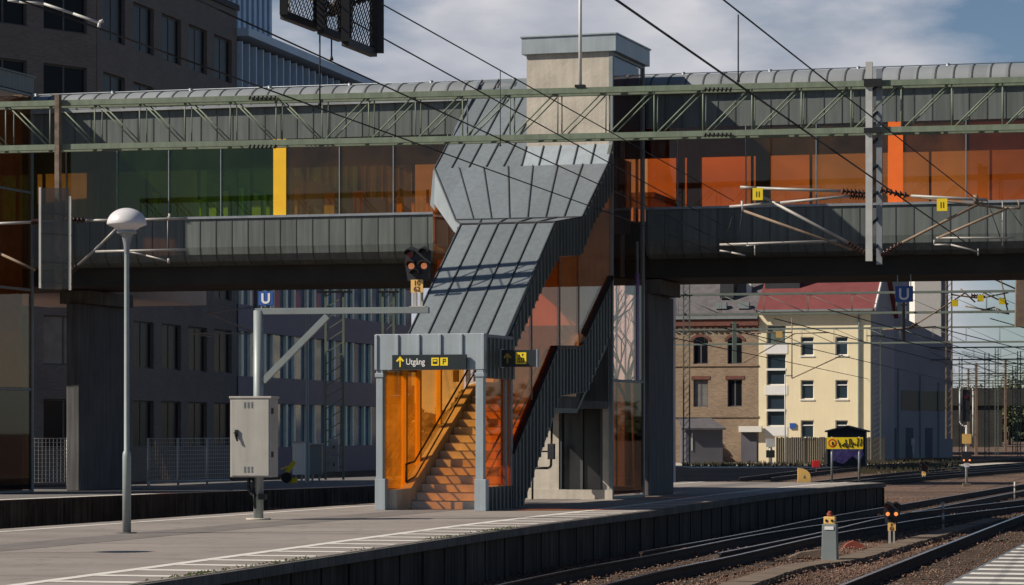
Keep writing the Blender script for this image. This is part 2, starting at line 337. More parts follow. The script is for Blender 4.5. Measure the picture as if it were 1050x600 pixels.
def root(name, label, cat, fr=None, loc=None, group=None):
    o = bpy.data.objects.new(name, None); COL.objects.link(o); o.empty_display_size = .3
    if fr: o.location = (fr.x, fr.y, 0); o.rotation_euler = (0, 0, fr.r)
    if loc: o.location = loc
    o['label'] = label; o['category'] = cat
    if group: o['group'] = group
    return o
def tag(o, label, cat, group=None):
    o['label'] = label; o['category'] = cat
    if group: o['group'] = group
    return o
def place(o, loc, rot=0): o.location = loc; o.rotation_euler = (0, 0, radians(rot)); return o
def kind(o, k): o['kind'] = k; return o
def copy_tree(o, parent=None):
    c = o.copy(); COL.objects.link(c); c.parent = parent
    for ch in o.children: copy_tree(ch, c)
    return c
def text(name, s, size, m, parent, loc, rot=(pi/2, 0, 0), ext=.004, align='LEFT', bold=0, xs=1.0):
    cu = bpy.data.curves.new(name, 'FONT'); cu.body = s; cu.size = size; cu.extrude = ext; cu.align_x = align; cu.offset = bold
    cu.materials.append(m); tmp = bpy.data.objects.new(name, cu); me = bpy.data.meshes.new_from_object(tmp); me.name = name
    if not me.materials: me.materials.append(m)
    o = bpy.data.objects.new(name, me); COL.objects.link(o); o.location = loc; o.rotation_euler = rot; o.scale = (xs, 1, 1); bpy.data.objects.remove(tmp)
    if parent: o.parent = parent
    return o

# ---------------------------------------------------------------- ground, tracks, platforms
GZ = -.80; RT = -.60
mb = MB(); mb.add([(-900,-60,GZ),(900,-60,GZ),(900,2500,GZ),(-900,2500,GZ)], [(0,1,2,3)])
kind(mb.build('ground', M['ballast']), 'structure')

def offs(pts, d):
    """offset a ground polyline to the right by d"""
    r = []
    for i, p in enumerate(pts):
        a = pts[max(0, i-1)]; b = pts[min(len(pts)-1, i+1)]; dx, dy = b[0]-a[0], b[1]-a[1]; h = hypot(dx, dy)
        r.append((p[0]+dy/h*d, p[1]-dx/h*d))
    return r
def smooth(pts, n=6):
    r = []
    for i in range(len(pts)-1):
        p0 = pts[max(0, i-1)]; p1 = pts[i]; p2 = pts[i+1]; p3 = pts[min(len(pts)-1, i+2)]
        for k in range(n):
            t = k/n
            r.append(tuple(.5*(2*p1[j]+(p2[j]-p0[j])*t+(2*p0[j]-5*p1[j]+4*p2[j]-p3[j])*t*t+(3*p1[j]-p0[j]-3*p2[j]+p3[j])*t**3) for j in (0, 1)))
    r.append(pts[-1]); return r
def resample(pts, step):
    out_, acc = [], 0
    for a, b in zip(pts, pts[1:]):
        l_ = hypot(b[0]-a[0], b[1]-a[1])
        while acc < l_:
            t = acc/l_; out_.append((a[0]+(b[0]-a[0])*t, a[1]+(b[1]-a[1])*t, atan2(b[1]-a[1], b[0]-a[0]))); acc += step
        acc -= l_
    return out_
def sweep(mbx, pts, prof, mis=None):
    """sweep a closed (x right, z) profile along a ground polyline"""
    n = len(prof); lines = [offs(pts, p[0]) for p in prof]
    k = len(mbx.v)
    for i in range(len(pts)):
        for j in range(n): mbx.v.append((lines[j][i][0], lines[j][i][1], prof[j][1]))
    for i in range(len(pts)-1):
        for j in range(n):
            jj = (j+1) % n
            mbx.f.append((k+i*n+j, k+i*n+jj, k+(i+1)*n+jj, k+(i+1)*n+j)); mbx.mi.append(mis[j] if mis else 0); mbx.sm.append(False)
    mbx.f += [tuple(range(k+n-1, k-1, -1)), tuple(range(k+(len(pts)-1)*n, k+len(pts)*n))]; mbx.mi += [0, 0]; mbx.sm += [False]*2
RAILP = [(-.075, RT-.17), (-.075, RT-.155), (-.012, RT-.13), (-.012, RT-.045), (-.036, RT-.03), (-.036, RT), (.036, RT), (.036, RT-.03), (.012, RT-.045), (.012, RT-.13), (.075, RT-.155), (.075, RT-.17)]
RM = [0]*12; RM[5] = 1
def track(pts, near=True):
    pts = smooth(pts, 5)
    t = bpy.data.objects.new('railway_track', None); COL.objects.link(t); kind(t, 'structure')
    for s_ in (-.7175, .7175):
        m_ = MB(); sweep(m_, offs(pts, s_), RAILP, RM); m_.build('rail', [M['rail_side'], M['rail_top']], t)
    m_ = MB()
    for x, y, a in resample(pts, .65 if near else 1.3):
        c, s_ = cos(a), sin(a); hx, hy = .12, 1.28
        q = [(-hx, -hy), (hx, -hy), (hx, hy), (-hx, hy)]
        vs = [(x+px*c-py*s_, y+px*s_+py*c, zz) for zz in (GZ-.05, RT-.172) for px, py in q]
        m_.add(vs, [(0,3,2,1),(4,5,6,7),(0,1,5,4),(1,2,6,5),(2,3,7,6),(3,0,4,7)])
    kind(m_.build('sleepers', M['sleeper'], t), 'stuff')
    # shoulder of ballast between the sleepers
    m_ = MB(); sweep(m_, pts, [(-2.2, GZ-.02), (-1.5, RT-.21), (1.5, RT-.21), (2.2, GZ-.02)]); kind(m_.build('track_bed', M['ballast'], t), 'stuff')
    return t
TA = [(-5.0, 20), (.14, 41.3), (2.54, 49.8), (4.95, 58.5), (7.1, 65.1), (9.84, 72.9), (14.3, 84), (24, 108), (38, 142), (60, 190), (105, 270)]
TA = offs(TA, .72)
TB = offs([(-3.0, 10.5), (4.64, 39.9), (8.85, 56.2), (13.1, 72.5), (20, 98), (30, 130), (46, 175), (75, 240)], .72)
TC = [(3.0, 50.5), (5.75, 60), (8.4, 70), (12.2, 82.9), (21.1, 112.7), (33, 150), (52, 200), (90, 280)]
TD = [(-12.6, 35), (-9.6, 46.5), (-6.3, 56.5), (-2.5, 68), (3.2, 86), (12.6, 114), (24.5, 148), (41, 190), (70, 250)]
TE = [(7.5, 97), (11.5, 112), (23, 152), (39, 198), (67, 258)]
TF = [(11, 128), (20, 165), (35, 205), (62, 265)]
for i_, t_ in enumerate((TA, TB, TC, TD, TE, TF)): track(t_, i_ < 4)

# loose ballast stones where they show
def near_pt(mb_, x, y, z, s_):
    vs = []
    for dx, dy, dz in ((1,0,0),(-1,0,0),(0,1,0),(0,-1,0),(0,0,1),(0,0,-.5)):
        k = s_*random.uniform(.6, 1.1); vs.append((x+dx*k, y+dy*k, z+dz*k*.8))
    mb_.add(vs, [(0,2,4),(2,1,4),(1,3,4),(3,0,4),(2,0,5),(1,2,5),(3,1,5),(0,3,5)])
mb = MB()
for _ in range(34000):
    y = 38+60*random.random()**1.5; x = y*random.uniform(-.02, .19)
    rail_hit = False
    near_pt(mb, x, y, GZ+random.uniform(0, .02)+(.04 if random.random() < .4 else 0), random.uniform(.016, .036))
kind(mb.build('gravel', M['stone']), 'stuff')

# platforms
def poly_sheet(front, back, z):  # two polylines same count
    m_ = MB(); n = len(front)
    m_.add([(x, y, z) for x, y in front]+[(x, y, z) for x, y in back], [(i, i+1, n+i+1, n+i) for i in range(n-1)]); return m_
PF = smooth([(-8.5, 10), (-3.95, 29), (-3.0, 32.9), (-.38, 44.2), (1.2, 50.3), (3.14, 57.3), (6.35, 69.8), (8.9, 78.6), (11.06, 84.4)], 4)
PBk = smooth([(-20, 10), (-13.5, 29), (-12.2, 33), (-8.55, 44.2), (-6.5, 50.3), (-4.2, 57.3), (0, 69.8), (3.0, 78.6), (5.2, 86)], 4)
m_ = poly_sheet(PF, PBk, 0)
plat = kind(m_.build('platform', M['asphalt']), 'structure')
plat.data.flip_normals() if plat.data.polygons[0].normal.z < 0 else None
m_ = MB()
def wallstrip(m_, pts, z0, z1, t=.25, rib=1.25):
    a = pts; b = offs(pts, t); n = len(a)
    m_.add([(x, y, z0) for x, y in a]+[(x, y, z1) for x, y in a], [(i, i+1, n+i+1, n+i) for i in range(n-1)])
    if rib:
        for x, y, an in resample(pts, rib):
            c, s_ = cos(an), sin(an); q = [(-.05, -.02), (.05, -.02), (.05, .03), (-.05, .03)]
            sgn = 1 if t > 0 else -1
            vs = [(x+px*c-py*s_, y+px*s_+py*c, zz) for zz in (z0, z1-.14) for px, py in q]
            m_.add(vs, [(0,3,2,1),(4,5,6,7),(0,1,5,4),(1,2,6,5),(2,3,7,6),(3,0,4,7)])
wallstrip(m_, PF, GZ-.1, -.004)
wallstrip(m_, [PF[-1], PBk[-1]], GZ-.1, -.004)
wallstrip(m_, PBk[::-1], GZ-.1, -.004)
kind(m_.build('platform_wall', M['platform_wall'], plat), 'structure')
# coping that overhangs a little
m_ = MB(); sweep(m_, offs(PF, 0), [(-.02, -.13), (-.02, -.006), (.09, -.006), (.09, -.13)]); kind(m_.build('platform_coping', M['concrete_dk'], plat), 'structure')
# painted line and bars
m_ = MB(); a = offs(PF, -1.18); b = offs(PF, -1.00); n = len(a)
m_.add([(x, y, .004) for x, y in a]+[(x, y, .004) for x, y in b], [(n+i, n+i+1, i+1, i) for i in range(n-1)])
for x, y, an in resample(offs(PF, -.06), 1.25):
    c, s_ = cos(an), sin(an)
    q = [(-.15, 0), (.15, 0), (.15, .93), (-.15, .93)]
    m_.add([(x+px*c-py*s_, y+px*s_+py*c, .004) for px, py in q], [(0,1,2,3)])
kind(m_.build('platform_marking', M['white_paint'], plat), 'structure')
m_ = MB(); a = offs(PBk, .55); b = offs(PBk, .70); n = len(a)
m_.add([(x, y, .004) for x, y in a]+[(x, y, .004) for x, y in b], [(n+i, n+i+1, i+1, i) for i in range(n-1)])
kind(m_.build('platform_marking', M['white_paint'], plat), 'structure')
# darker strip of resurfaced asphalt running along the middle
m_ = MB(); mid = [((a_[0]*.42+b_[0]*.58), (a_[1]*.42+b_[1]*.58)) for a_, b_ in zip(PF, PBk)]
a = offs(mid, -.5); b = offs(mid, .5); n = len(a)
m_.add([(x, y, .003) for x, y in a]+[(x, y, .003) for x, y in b], [(n+i, n+i+1, i+1, i) for i in range(n-1)])
kind(m_.build('platform_patch', mat('asphalt_patch', (.17, .155, .145), .9, 0, .2, 2), plat), 'structure')
m_ = MB()
for x, y, an in resample(offs(PF, -1.15), 4.2):
    c, s_ = cos(an), sin(an); q = [(-.012, 0), (.012, 0), (.012, 6.5), (-.012, 6.5)]
    m_.add([(x+px*c-py*s_, y+px*s_+py*c, .006) for px, py in q], [(0,1,2,3)])
kind(m_.build('platform_joint', M['asphalt_dk'], plat), 'structure')
# platform behind (left)
P2 = smooth([(-17.5, 50), (-11.5, 63.6), (-8, 71.4), (-3.8, 80), (2.5, 94)], 4)
P2b = offs(P2, -7.0)
m_ = poly_sheet(P2, P2b, 0); p2 = kind(m_.build('platform', M['asphalt_dk']), 'structure')
m_ = MB(); wallstrip(m_, P2, GZ-.1, -.004); wallstrip(m_, [P2[-1], P2b[-1]], GZ-.1, -.004); kind(m_.build('platform_wall', M['platform_wall'], p2), 'structure')
m_ = MB(); a = offs(P2, -.35); b = offs(P2, -.05); n = len(a)
m_.add([(x, y, .004) for x, y in a]+[(x, y, .004) for x, y in b], [(n+i, n+i+1, i+1, i) for i in range(n-1)])
kind(m_.build('platform_marking', M['white_paint'], p2), 'structure')
# near platform (bottom right)
P3 = [(-2.9, 0), (4.45, 29), (7.1, 39.3), (10.2, 51), (16, 72)]
P3b = offs(P3, 6)
m_ = poly_sheet(P3, P3b, 0); p3 = kind(m_.build('platform', M['asphalt_dk']), 'structure')
m_ = MB(); wallstrip(m_, P3, GZ-.1, -.004); kind(m_.build('platform_wall', M['platform_wall'], p3), 'structure')
m_ = MB()
for x, y, an in resample(P3, .95):
    c, s_ = cos(an), sin(an); q = [(-.2, -1.35), (.2, -1.35), (.2, -.03), (-.2, -.03)]
    m_.add([(x+px*c-py*s_, y+px*s_+py*c, .004) for px, py in q], [(0,1,2,3)])
kind(m_.build('platform_marking', M['white_paint'], p3), 'structure')
for pl in (plat, p2, p3):
    me = pl.data
    if me.polygons[0].normal.z < 0: me.flip_normals()
# cable trough with concrete lids
m_ = MB(); tp = [(-1.5, 22), (3.61, 43.1), (4.76, 47.6), (5.9, 50.2), (6.5, 52.2), (9.8, 63.9), (12.5, 73)]
for x, y, an in resample(smooth(tp, 3), .5):
    c, s_ = cos(an), sin(an); q = [(-.235, -.24), (.235, -.24), (.235, .24), (-.235, .24)]; dz = random.uniform(-.008, .008)
    vs = [(x+px*c-py*s_, y+px*s_+py*c, zz) for zz in (GZ-.05, GZ+.10+dz) for px, py in q]
    m_.add(vs, [(0,3,2,1),(4,5,6,7),(0,1,5,4),(1,2,6,5),(2,3,7,6),(3,0,4,7)])
tag(m_.build('cable_trough', M['trough']), 'long run of brown concrete cable trough lids lying in the gravel between the tracks', 'cable trough')

# ================================================================= STAIR BUILDING AND LIFT TOWER
SF = Fr(-.6, 55.2, -17.7)
SW = -2.10    # left side of the stair
def ribs(mb_, p, q, n, nrm, wd=.022, ht=.03):
    """standing seam from p to q, raised along nrm"""
    mb_.add([], [])
def seam(mb_, p, q, side_v, up_v, wd=.024, ht=.03):
    p, q, sv, uv = Vector(p), Vector(q), Vector(side_v).normalized()*wd/2, Vector(up_v).normalized()*ht
    vs = [p-sv, p+sv, p+sv+uv, p-sv+uv, q-sv, q+sv, q+sv+uv, q-sv+uv]
    mb_.add(vs, [(3,2,1,0),(4,5,6,7),(0,1,5,4),(1,2,6,5),(2,3,7,6),(3,0,4,7)])

stair = root('stair_building', 'grey zinc clad covered staircase with orange glass climbing from the platform to the footbridge', 'staircase', SF)
# ---- roofs
def roof_part(mats, quadL0, quadR0, quadR1, quadL1, nse, name='roof', th=.09):
    """sloped sheet: lower edge L0-R0, upper edge R1-L1, seams run lower->upper"""
    m_ = MB(); q = [Vector(p) for p in (quadL0, quadR0, quadR1, quadL1)]
    m_.slab(q, th); nrm = (q[1]-q[0]).cross(q[3]-q[0]).normalized(); m_.m = 1
    for i in range(nse+1):
        t = i/nse; a = q[0].lerp(q[1], t); b = q[3].lerp(q[2], t)
        seam(m_, a, b, q[1]-q[0], nrm, .022, .028)
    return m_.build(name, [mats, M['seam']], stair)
lowA = (1.55, 3.45); lowB = (4.95, 5.98); midA = (7.0, 6.23); midB = (9.1, 7.6); twr = (9.5, 8.08)
roof_part(M['zinc'], (SW, lowA[0], lowA[1]), (0, lowA[0], lowA[1]), (0, lowB[0], lowB[1]), (SW, lowB[0], lowB[1]), 5)
roof_part(M['zinc'], (SW, lowB[0]+.005, lowB[1]), (0, lowB[0]+.005, lowB[1]), (0, midA[0], midA[1]), (-2.92, midA[0], midA[1]), 5)
roof_part(M['zinc'], (-2.92, midA[0]+.005, midA[1]), (0, midA[0]+.005, midA[1]), (0, midB[0], midB[1]), (-4.15, midB[0], midB[1]), 7)
roof_part(M['zinc_light'], (-2.05, midB[0]+.006, midB[1]), (0, midB[0]+.006, midB[1]), (0, twr[0]-.01, twr[1]), (-2.05, twr[0]-.01, twr[1]), 5)
roof_part(M['zinc'], (-4.15, midB[0]+.006, midB[1]), (-2.06, midB[0]+.006, midB[1]), (-2.06, 12.75, 10.06), (-4.2, 12.75, 10.06), 5)
# left fascia of the widened landing box
m_ = MB()
m_.slab([(-2.93, 7.0, 6.2), (-4.17, 9.1, 7.57), (-4.2, 9.1, 6.85), (-2.96, 7.0, 5.98)], .06)
m_.slab([(SW-.005, 4.95, 5.95), (-2.93, 7.0, 6.2), (-2.96, 7.0, 5.98), (SW-.005, 4.95, 5.72)], .06)
m_.build('side_panel', M['zinc_light'], stair)
m_ = MB(); m_.slab([(-2.95, 7.02, 5.96), (-4.19, 9.1, 6.83), (-4.19, 9.1, 4.5), (-2.95, 7.02, 3.9)], .02); m_.build('glass_pane', M['g_rust'], stair)
m_ = MB(); m_.slab([(-4.17, 9.1, 7.57), (-4.22, 12.5, 10.0), (-4.22, 12.5, 5.4), (-4.2, 9.1, 5.9)], .06); m_.build('side_panel', M['zinc'], stair)
m_ = MB(); m_.prism([(-4.13, 7.55), (-4.2, 6.75), (-4.05, 6.55), (-3.9, 6.9), (-3.7, 7.3)], 'y', 8.95, 9.08); m_.build('corner_panel', M['zinc_light'], stair)
# roof edge flashing along folds
m_ = MB()
for (a, b) in (((SW, *lowB), (0, *lowB)), ((-2.92, *midA), (0, *midA))):
    seam(m_, (a[0], a[1], a[2]), (b[0], b[1], b[2]), (0, 1, .2), (0, -.3, 1), .06, .03)
m_.build('fold_flashing', M['seam'], stair)

# ---- right side: fascia band, glass, stringer
roofline = [(.0, 3.45), (1.55, 3.45), lowB, midA, midB, twr]
fas_low = [SF.side(527, 357, 0), SF.side(558, 290, 0), SF.side(573, 263, 0), SF.side(595, 262, 0), SF.side(607, 231, 0), SF.side(627.5, 196, 0)]
band_top = [SF.side(526, 466, 0), SF.side(570, 357, 0), SF.side(594.5, 357, 0), SF.side(627.5, 285, 0)]
band_bot = [SF.side(537, 514, 0), SF.side(573.5, 406, 0), SF.side(601, 402, 0), SF.side(627.5, 336, 0)]
def cladband(poly, x, spacing, lo, hi, name, m_=None, parent=stair, mt=None, sgn=1):
    mm = MB(); mm.prism(poly, 'x', x-.10 if sgn > 0 else x, x if sgn > 0 else x+.10)
    mm.m = 0
    # vertical ribs
    def zrange(y):
        zs = []
        n = len(poly)
        for i in range(n):
            a, b = poly[i], poly[(i+1) % n]
            if (a[0]-y)*(b[0]-y) < 0: zs.append(a[1]+(b[1]-a[1])*(y-a[0])/(b[0]-a[0]))
        return (min(zs), max(zs)) if len(zs) >= 2 else None
    y = lo
    while y < hi:
        r = zrange(y)
        if r and r[1]-r[0] > .15: mm.box(x, x+sgn*.035, y-.03, y+.03, r[0]+.01, r[1]-.01)
        y += spacing
    return mm.build(name, mt or M['zinc_bridge'], parent)
fpoly = [(1.75, 3.42), (lowB[0], lowB[1]-.01), (midA[0], midA[1]-.01), (midB[0], midB[1]-.01), (twr[0]-.02, twr[1]-.01)] + fas_low[::-1] + [(1.75, 3.0)]
cladband(fpoly, .02, .24, 1.9, 9.4, 'fascia')
spoly = [(2.0, 0.02), (1.98, band_top[0][1])] + band_top[1:] + band_bot[::-1] + [(2.75, 0.02)]
cladband(spoly, .02, .24, 2.1, 9.45, 'stringer_wall')
m_ = MB()
tops = [(1.98, band_top[0][1])]+band_top[1:]
for a, b in zip(tops, tops[1:]): m_.bar((0-.02, a[0], a[1]+.03), (-.02, b[0], b[1]+.03), .17, .05)
m_.build('coping', M['black'], stair)
# left stringer wall mirror of the right one
bt0 = 2.05
lp = [(1.2, .02), (1.2, .45), (bt0+3.0, 2.45), (7.0, 2.45), (9.45, 4.0), (9.45, 3.5), (7.0, 2.0), (5.3, 1.95), (3.0, .02)]
cladband(lp, SW-.02, .24, 2.1, 9.4, 'stringer_wall', sgn=-1)
m_ = MB(); fl = [(1.75, 3.42), (lowB[0], lowB[1]-.01), (midA[0], midA[1]-.01)]+[(7.0, 5.0)]+[(fas_low[2][0], fas_low[2][1]), (fas_low[1][0], fas_low[1][1]), (2.1, 3.0)]
fl = [(1.75, 3.42), (lowB[0], lowB[1]-.01), (midA[0], midA[1]-.01), (7.0, 5.75), (5.0, 5.5), (2.1, 3.2)]
cladband(fl, SW-.02, .3, 1.9, 6.9, 'fascia', sgn=-1)
# glass infills
def gl(poly, x, m, name='glass_pane'):
    mm = MB(); mm.prism(poly, 'x', x-.012, x+.012); return mm.build(name, m, stair)
bt = tops; fl_ = fas_low
g1 = [(2.05, bt[0][1]+.12), (bt[1][0], bt[1][1]+.05), (bt[1][0]+.35, bt[1][1]+.05), (bt[1][0]+.35, fl_[2][1]-.02), (fl_[2][0], fl_[2][1]), (fl_[1][0], fl_[1][1]), (2.05, fl_[0][1])]
gl(g1, -.04, M['g_rust'])
g2 = [(bt[1][0]+.40, bt[1][1]+.05), (bt[2][0], bt[2][1]+.05), (bt[2][0], fl_[3][1]), (bt[1][0]+.40, fl_[2][1]-.01)]
M['g_peach'] = glass('glass_peach', (.99, .78, .58), .05, .05, (1, .5, .25))
gl(g2, -.04, M['g_peach'])
g3 = [(bt[2][0]+.05, bt[2][1]+.05), (9.42, bt[3][1]+.02), (9.42, fl_[5][1]), (fl_[4][0], fl_[4][1]), (bt[2][0]+.05, fl_[3][1])]
gl(g3, -.04, M['g_pink'])
m_ = MB()
for yy, z0, z1 in ((bt[1][0]+.375, bt[1][1], fl_[2][1]), (bt[2][0]+.02, bt[2][1], fl_[3][1]), (3.4, 2.2, 4.2)):
    m_.box(-.07, -.02, yy-.03, yy+.03, z0, z1)
m_.build('glazing_bar', M['arm_brown'], stair)
# left glass (sunlit, seen through the entrance)
gl([(.10, .42), (1.15, .42), (1.15, 2.74), (.10, 2.74)], SW+.05, M['g_amber'])
gl([(1.24, .42), (2.0, .75), (2.0, 2.95), (1.24, 2.74)], SW+.05, M['g_amber'])
gl([(2.06, .8), (5.0, 2.42), (5.0, 5.45), (2.06, 3.1)], SW+.05, M['g_leftside'])
gl([(5.05, 2.5), (6.95, 2.5), (6.95, 5.70), (5.05, 5.47)], SW+.05, M['g_pink'])
gl([(7.05, 2.5), (9.4, 4.0), (9.4, 6.0), (7.05, 5.0)], SW+.05, M['g_pink'])
m_ = MB()
for yy, z0, z1 in ((1.195, .1, 2.78), (2.03, .4, 3.2), (3.3, 1.7, 4.3), (4.4, 2.6, 5.1)): m_.box(SW+.03, SW+.13, yy-.05, yy+.05, z0, z1)
m_.build('timber_post', M['timber'], stair)
# right lower entrance side
gl([(.12, .48), (1.5, .48), (1.5, 2.60), (.12, 2.60)], -.05, M['g_rust'])
m_ = MB(); m_.box(-.10, 0, .12, 1.98, .0, .46)
for yy in (.35, .6, .85, 1.1, 1.35, 1.6, 1.85): m_.box(0, .03, yy-.02, yy+.02, 0, .46)
m_.build('side_panel', M['zinc_bridge'], stair)
m_ = MB(); m_.box(-.09, .01, 1.5, 1.62, .46, 2.6); m_.box(-.09, .01, 1.88, 2.0, .46, 2.6); m_.build('mullion', M['grey_mid'], stair)
gl([(1.63, .48), (1.87, .48), (1.87, 2.60), (1.63, 2.60)], -.05, M['g_amber'])
# entrance header
m_ = MB(); m_.box(SW-.08, .08, -.06, .10, 2.76, 3.47)
for i in range(6):
    x = SW-.06+(2.22)*i/5; m_.box(x-.03, x+.03, -.095, -.06, 2.765, 3.46)
m_.build('header', M['zinc_light'], stair, .01)
m_ = MB(); m_.box(SW-.05, .05, .10, 1.9, 3.38, 3.46); m_.build('roof', M['zinc'], stair)
m_ = MB(); m_.box(-.05, .06, .105, 1.98, 2.60, 3.40)
for yy in (.3, .55, .8, 1.05, 1.3, 1.55, 1.8): m_.box(.06, .09, yy-.02, yy+.02, 2.61, 3.395)
m_.build('header', M['zinc_bridge'], stair)
m_ = MB(); m_.box(SW-.06, SW+.05, .105, 1.98, 2.76, 3.40); m_.build('header', M['zinc_bridge'], stair)
for x0, x1 in ((SW-.07, SW+.07), (-.10, .06)):
    m_ = MB(); m_.box(x0, x1, -.05, .11, .62, 2.758); m_.box(x0-.015, x1+.06, -.08, .115, 0, .62); m_.box(x0-.02, x1+.02, -.07, .12, 2.62, 2.70)
    m_.build('entrance_post', M['zinc_light'], stair, .008)
# steps, plinth, landings
m_ = MB(); n = 14; r = .165; t = .29; y0 = 1.0
for i in range(n):
    m_.box(SW+.30, -.16, y0+i*t, y0+i*t+.315, max(0, i*r-.06), (i+1)*r-.004)
    m_.m = 1; m_.box(SW+.31, -.17, y0+i*t-.012, y0+i*t+.045, (i+1)*r-.002, (i+1)*r+.004); m_.m = 0
m_.build('steps', [M['steps'], mat('step_nosing', (.14, .12, .10), .7)], stair)
m_ = MB(); m_.prism([(.15, 0), (.95, 0), (.95+4.4, 2.35), (6.9, 2.35), (6.9, 2.62), (5.2, 2.62), (1.0, .42), (.15, .40)], 'x', SW+.10, SW+.29); m_.build('inner_plinth', M['concrete'], stair)
m_ = MB(); m_.box(SW+.05, -.1, 5.31, 6.9, 2.05, 2.31)
for i in range(10): m_.box(SW+.05, -.1, 6.9+i*.26, 9.45, 2.31+i*.165-.25, 2.31+(i+1)*.165-.003)
m_.box(-4.1, -2.12, 9.15, 12.4, 5.2, 5.5)
for i in range(9): m_.box(-4.1, -2.12, 9.5+i*.3, 12.4, 3.9+i*.2, 4.1+i*.2)
m_.build('landing', M['concrete_dk'], stair)
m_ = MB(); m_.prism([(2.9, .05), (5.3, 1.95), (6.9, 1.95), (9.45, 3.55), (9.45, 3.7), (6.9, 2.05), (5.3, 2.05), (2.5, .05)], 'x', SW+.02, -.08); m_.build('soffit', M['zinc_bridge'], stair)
for x in (SW+.36, -.24):
    m_ = MB(); m_.path([(x, .5, .55), (x, .5, .9), (x, 1.0, .95), (x, 5.1, 3.28), (x, 6.9, 3.28), (x, 9.2, 4.8)], .022)
    m_.path([(x, .5, .55), (x, 1.05, .65), (x, 5.1, 2.98)], .018); m_.build('handrail', M['handrail'], stair)
# signs (separate things fixed on the building)
def arrow(m_, x, y, z, s_):
    m_.box(x-.014*s_, x+.014*s_, y-.006, y, z-.10*s_, z+.07*s_)
    m_.prism([(x, z+.11*s_), (x-.085*s_, z+.02*s_), (x-.055*s_, z+.0*s_), (x, z+.055*s_), (x+.055*s_, z+.0*s_), (x+.085*s_, z+.02*s_)], 'y', y-.0065, y-.0005)
x0, z1 = SF.front(402, 364, -.16); x1, z0 = SF.front(478, 378, -.16)
sg = root('exit_sign', 'long black Utgång sign with yellow arrow across the staircase entrance', 'sign', SF); 
m_ = MB(); m_.box(x0, x1, -.16, -.098, z0, z1); m_.box(x0-.015, x1+.015, -.165, -.10, z0-.015, z0-.001); m_.build('board', M['sign_black'], sg, .004)
zc = (z0+z1)/2
m_ = MB(); arrow(m_, x0+.17, -.161, zc, 1.0); m_.build('arrow', M['yellow'], sg)
text('lettering', 'Utgång', .175, M['white'], sg, (x0+.29, -.162, zc-.055), bold=.001, xs=.80)
for k_, (xx, ch) in enumerate(((x0+.82, 'bus'), (x0+1.005, 'P'))):
    m_ = MB(); m_.box(xx, xx+.155, -.166, -.161, zc-.078, zc+.078)
    m_.m = 1
    if ch == 'bus': m_.box(xx+.03, xx+.125, -.168, -.1661, zc-.045, zc+.05); m_.m = 0; m_.box(xx+.045, xx+.11, -.170, -.1681, zc, zc+.035)
    else: m_.box(xx+.05, xx+.07, -.168, -.1661, zc-.055, zc+.055); m_.box(xx+.07, xx+.115, -.168, -.1661, zc+.035, zc+.055); m_.box(xx+.07, xx+.115, -.168, -.1661, zc-.01, zc+.01); m_.box(xx+.1, xx+.115, -.168, -.1661, zc+.01, zc+.035)
    m_.build('pictogram', [M['yellow'], M['sign_black']], sg)
x0, z1 = SF.front(499, 359, .9); x1, z0 = SF.front(550.5, 376, .9)
sg = root('direction_sign', 'short black sign with yellow lift pictogram sticking out from the entrance side', 'sign', SF)
m_ = MB(); m_.box(.10, x1, .9, 1.02, z0, z1); m_.build('board', M['sign_black'], sg, .004)
m_ = MB(); m_.box(.095, .13, .85, 1.07, z0-.02, z1+.02); m_.box(x1-.012, x1+.012, .89, 1.03, z0-.01, z1+.01); m_.build('bracket', M['steel'], sg)
zc = (z0+z1)/2; m_ = MB(); arrow(m_, .25, .899, zc, 1.0); m_.build('arrow', mat('arrow_olive', (.30, .23, .03), .6), sg)
m_ = MB(); tx = .42; m_.box(tx, tx+.22, .893, .899, zc-.115, zc+.115); m_.m = 1
m_.box(tx+.04, tx+.18, .891, .8929, zc-.085, zc+.01); m_.m = 0
for q in range(3): m_.box(tx+.058+.04*q, tx+.078+.04*q, .889, .8909, zc-.07, zc-.005)
m_.m = 1; m_.prism([(tx+.05, zc+.03), (tx+.10, zc+.03), (tx+.075, zc+.085)], 'y', .891, .8929); m_.prism([(tx+.12, zc+.085), (tx+.17, zc+.085), (tx+.145, zc+.03)], 'y', .891, .8929)
m_.build('pictogram', [M['yellow'], M['sign_black']], sg)

# ---- lift tower
lift = root('lift_tower', 'beige concrete lift tower with glazed side rising above the footbridge roof beside the stairs', 'lift tower', SF)
TX0, TY0, TY1, TZ = -2.05, 9.5, 12.3, 10.18
m_ = MB(); m_.box(TX0, -.06, TY0, TY0+.25, 2.75, TZ)            # front wall above door
dL, dR = SF.front(573, 500, TY0)[0], SF.front(618, 500, TY0)[0]
m_.box(TX0, dL, TY0, TY0+.25, 0, 2.745); m_.box(dR, -.06, TY0, TY0+.25, 0, 2.745)
m_.build('concrete_wall', M['concrete'], lift)
m_ = MB(); m_.prism([(TY0+.26, .1), (TY1-.06, .1), (TY1-.06, 10.15), (TY0+.26, 10.15)], 'x', TX0+.03, TX0+.05); m_.build('glass_pane', M['g_clear'], lift)
m_ = MB(); m_.box(TX0-.0, -.0, TY0-.03, TY0-.002, 0, .22); m_.build('plinth', M['concrete'], lift)
m_ = MB(); m_.box(dL, dR, TY0+.12, TY0+.17, .02, 2.15); m_.m = 1
m_.box(dL, dR, TY0+.03, TY0+.12, 2.15, 2.745); m_.box(dL, dL+.06, TY0+.02, TY0+.12, 0, 2.15); m_.box(dR-.06, dR, TY0+.02, TY0+.12, 0, 2.15)
dm = (dL+dR)/2; m_.box(dm-.03, dm+.03, TY0+.06, TY0+.12, 0.02, 2.15)
m_.build('lift_door', [M['door_glass'], M['seam']], lift)
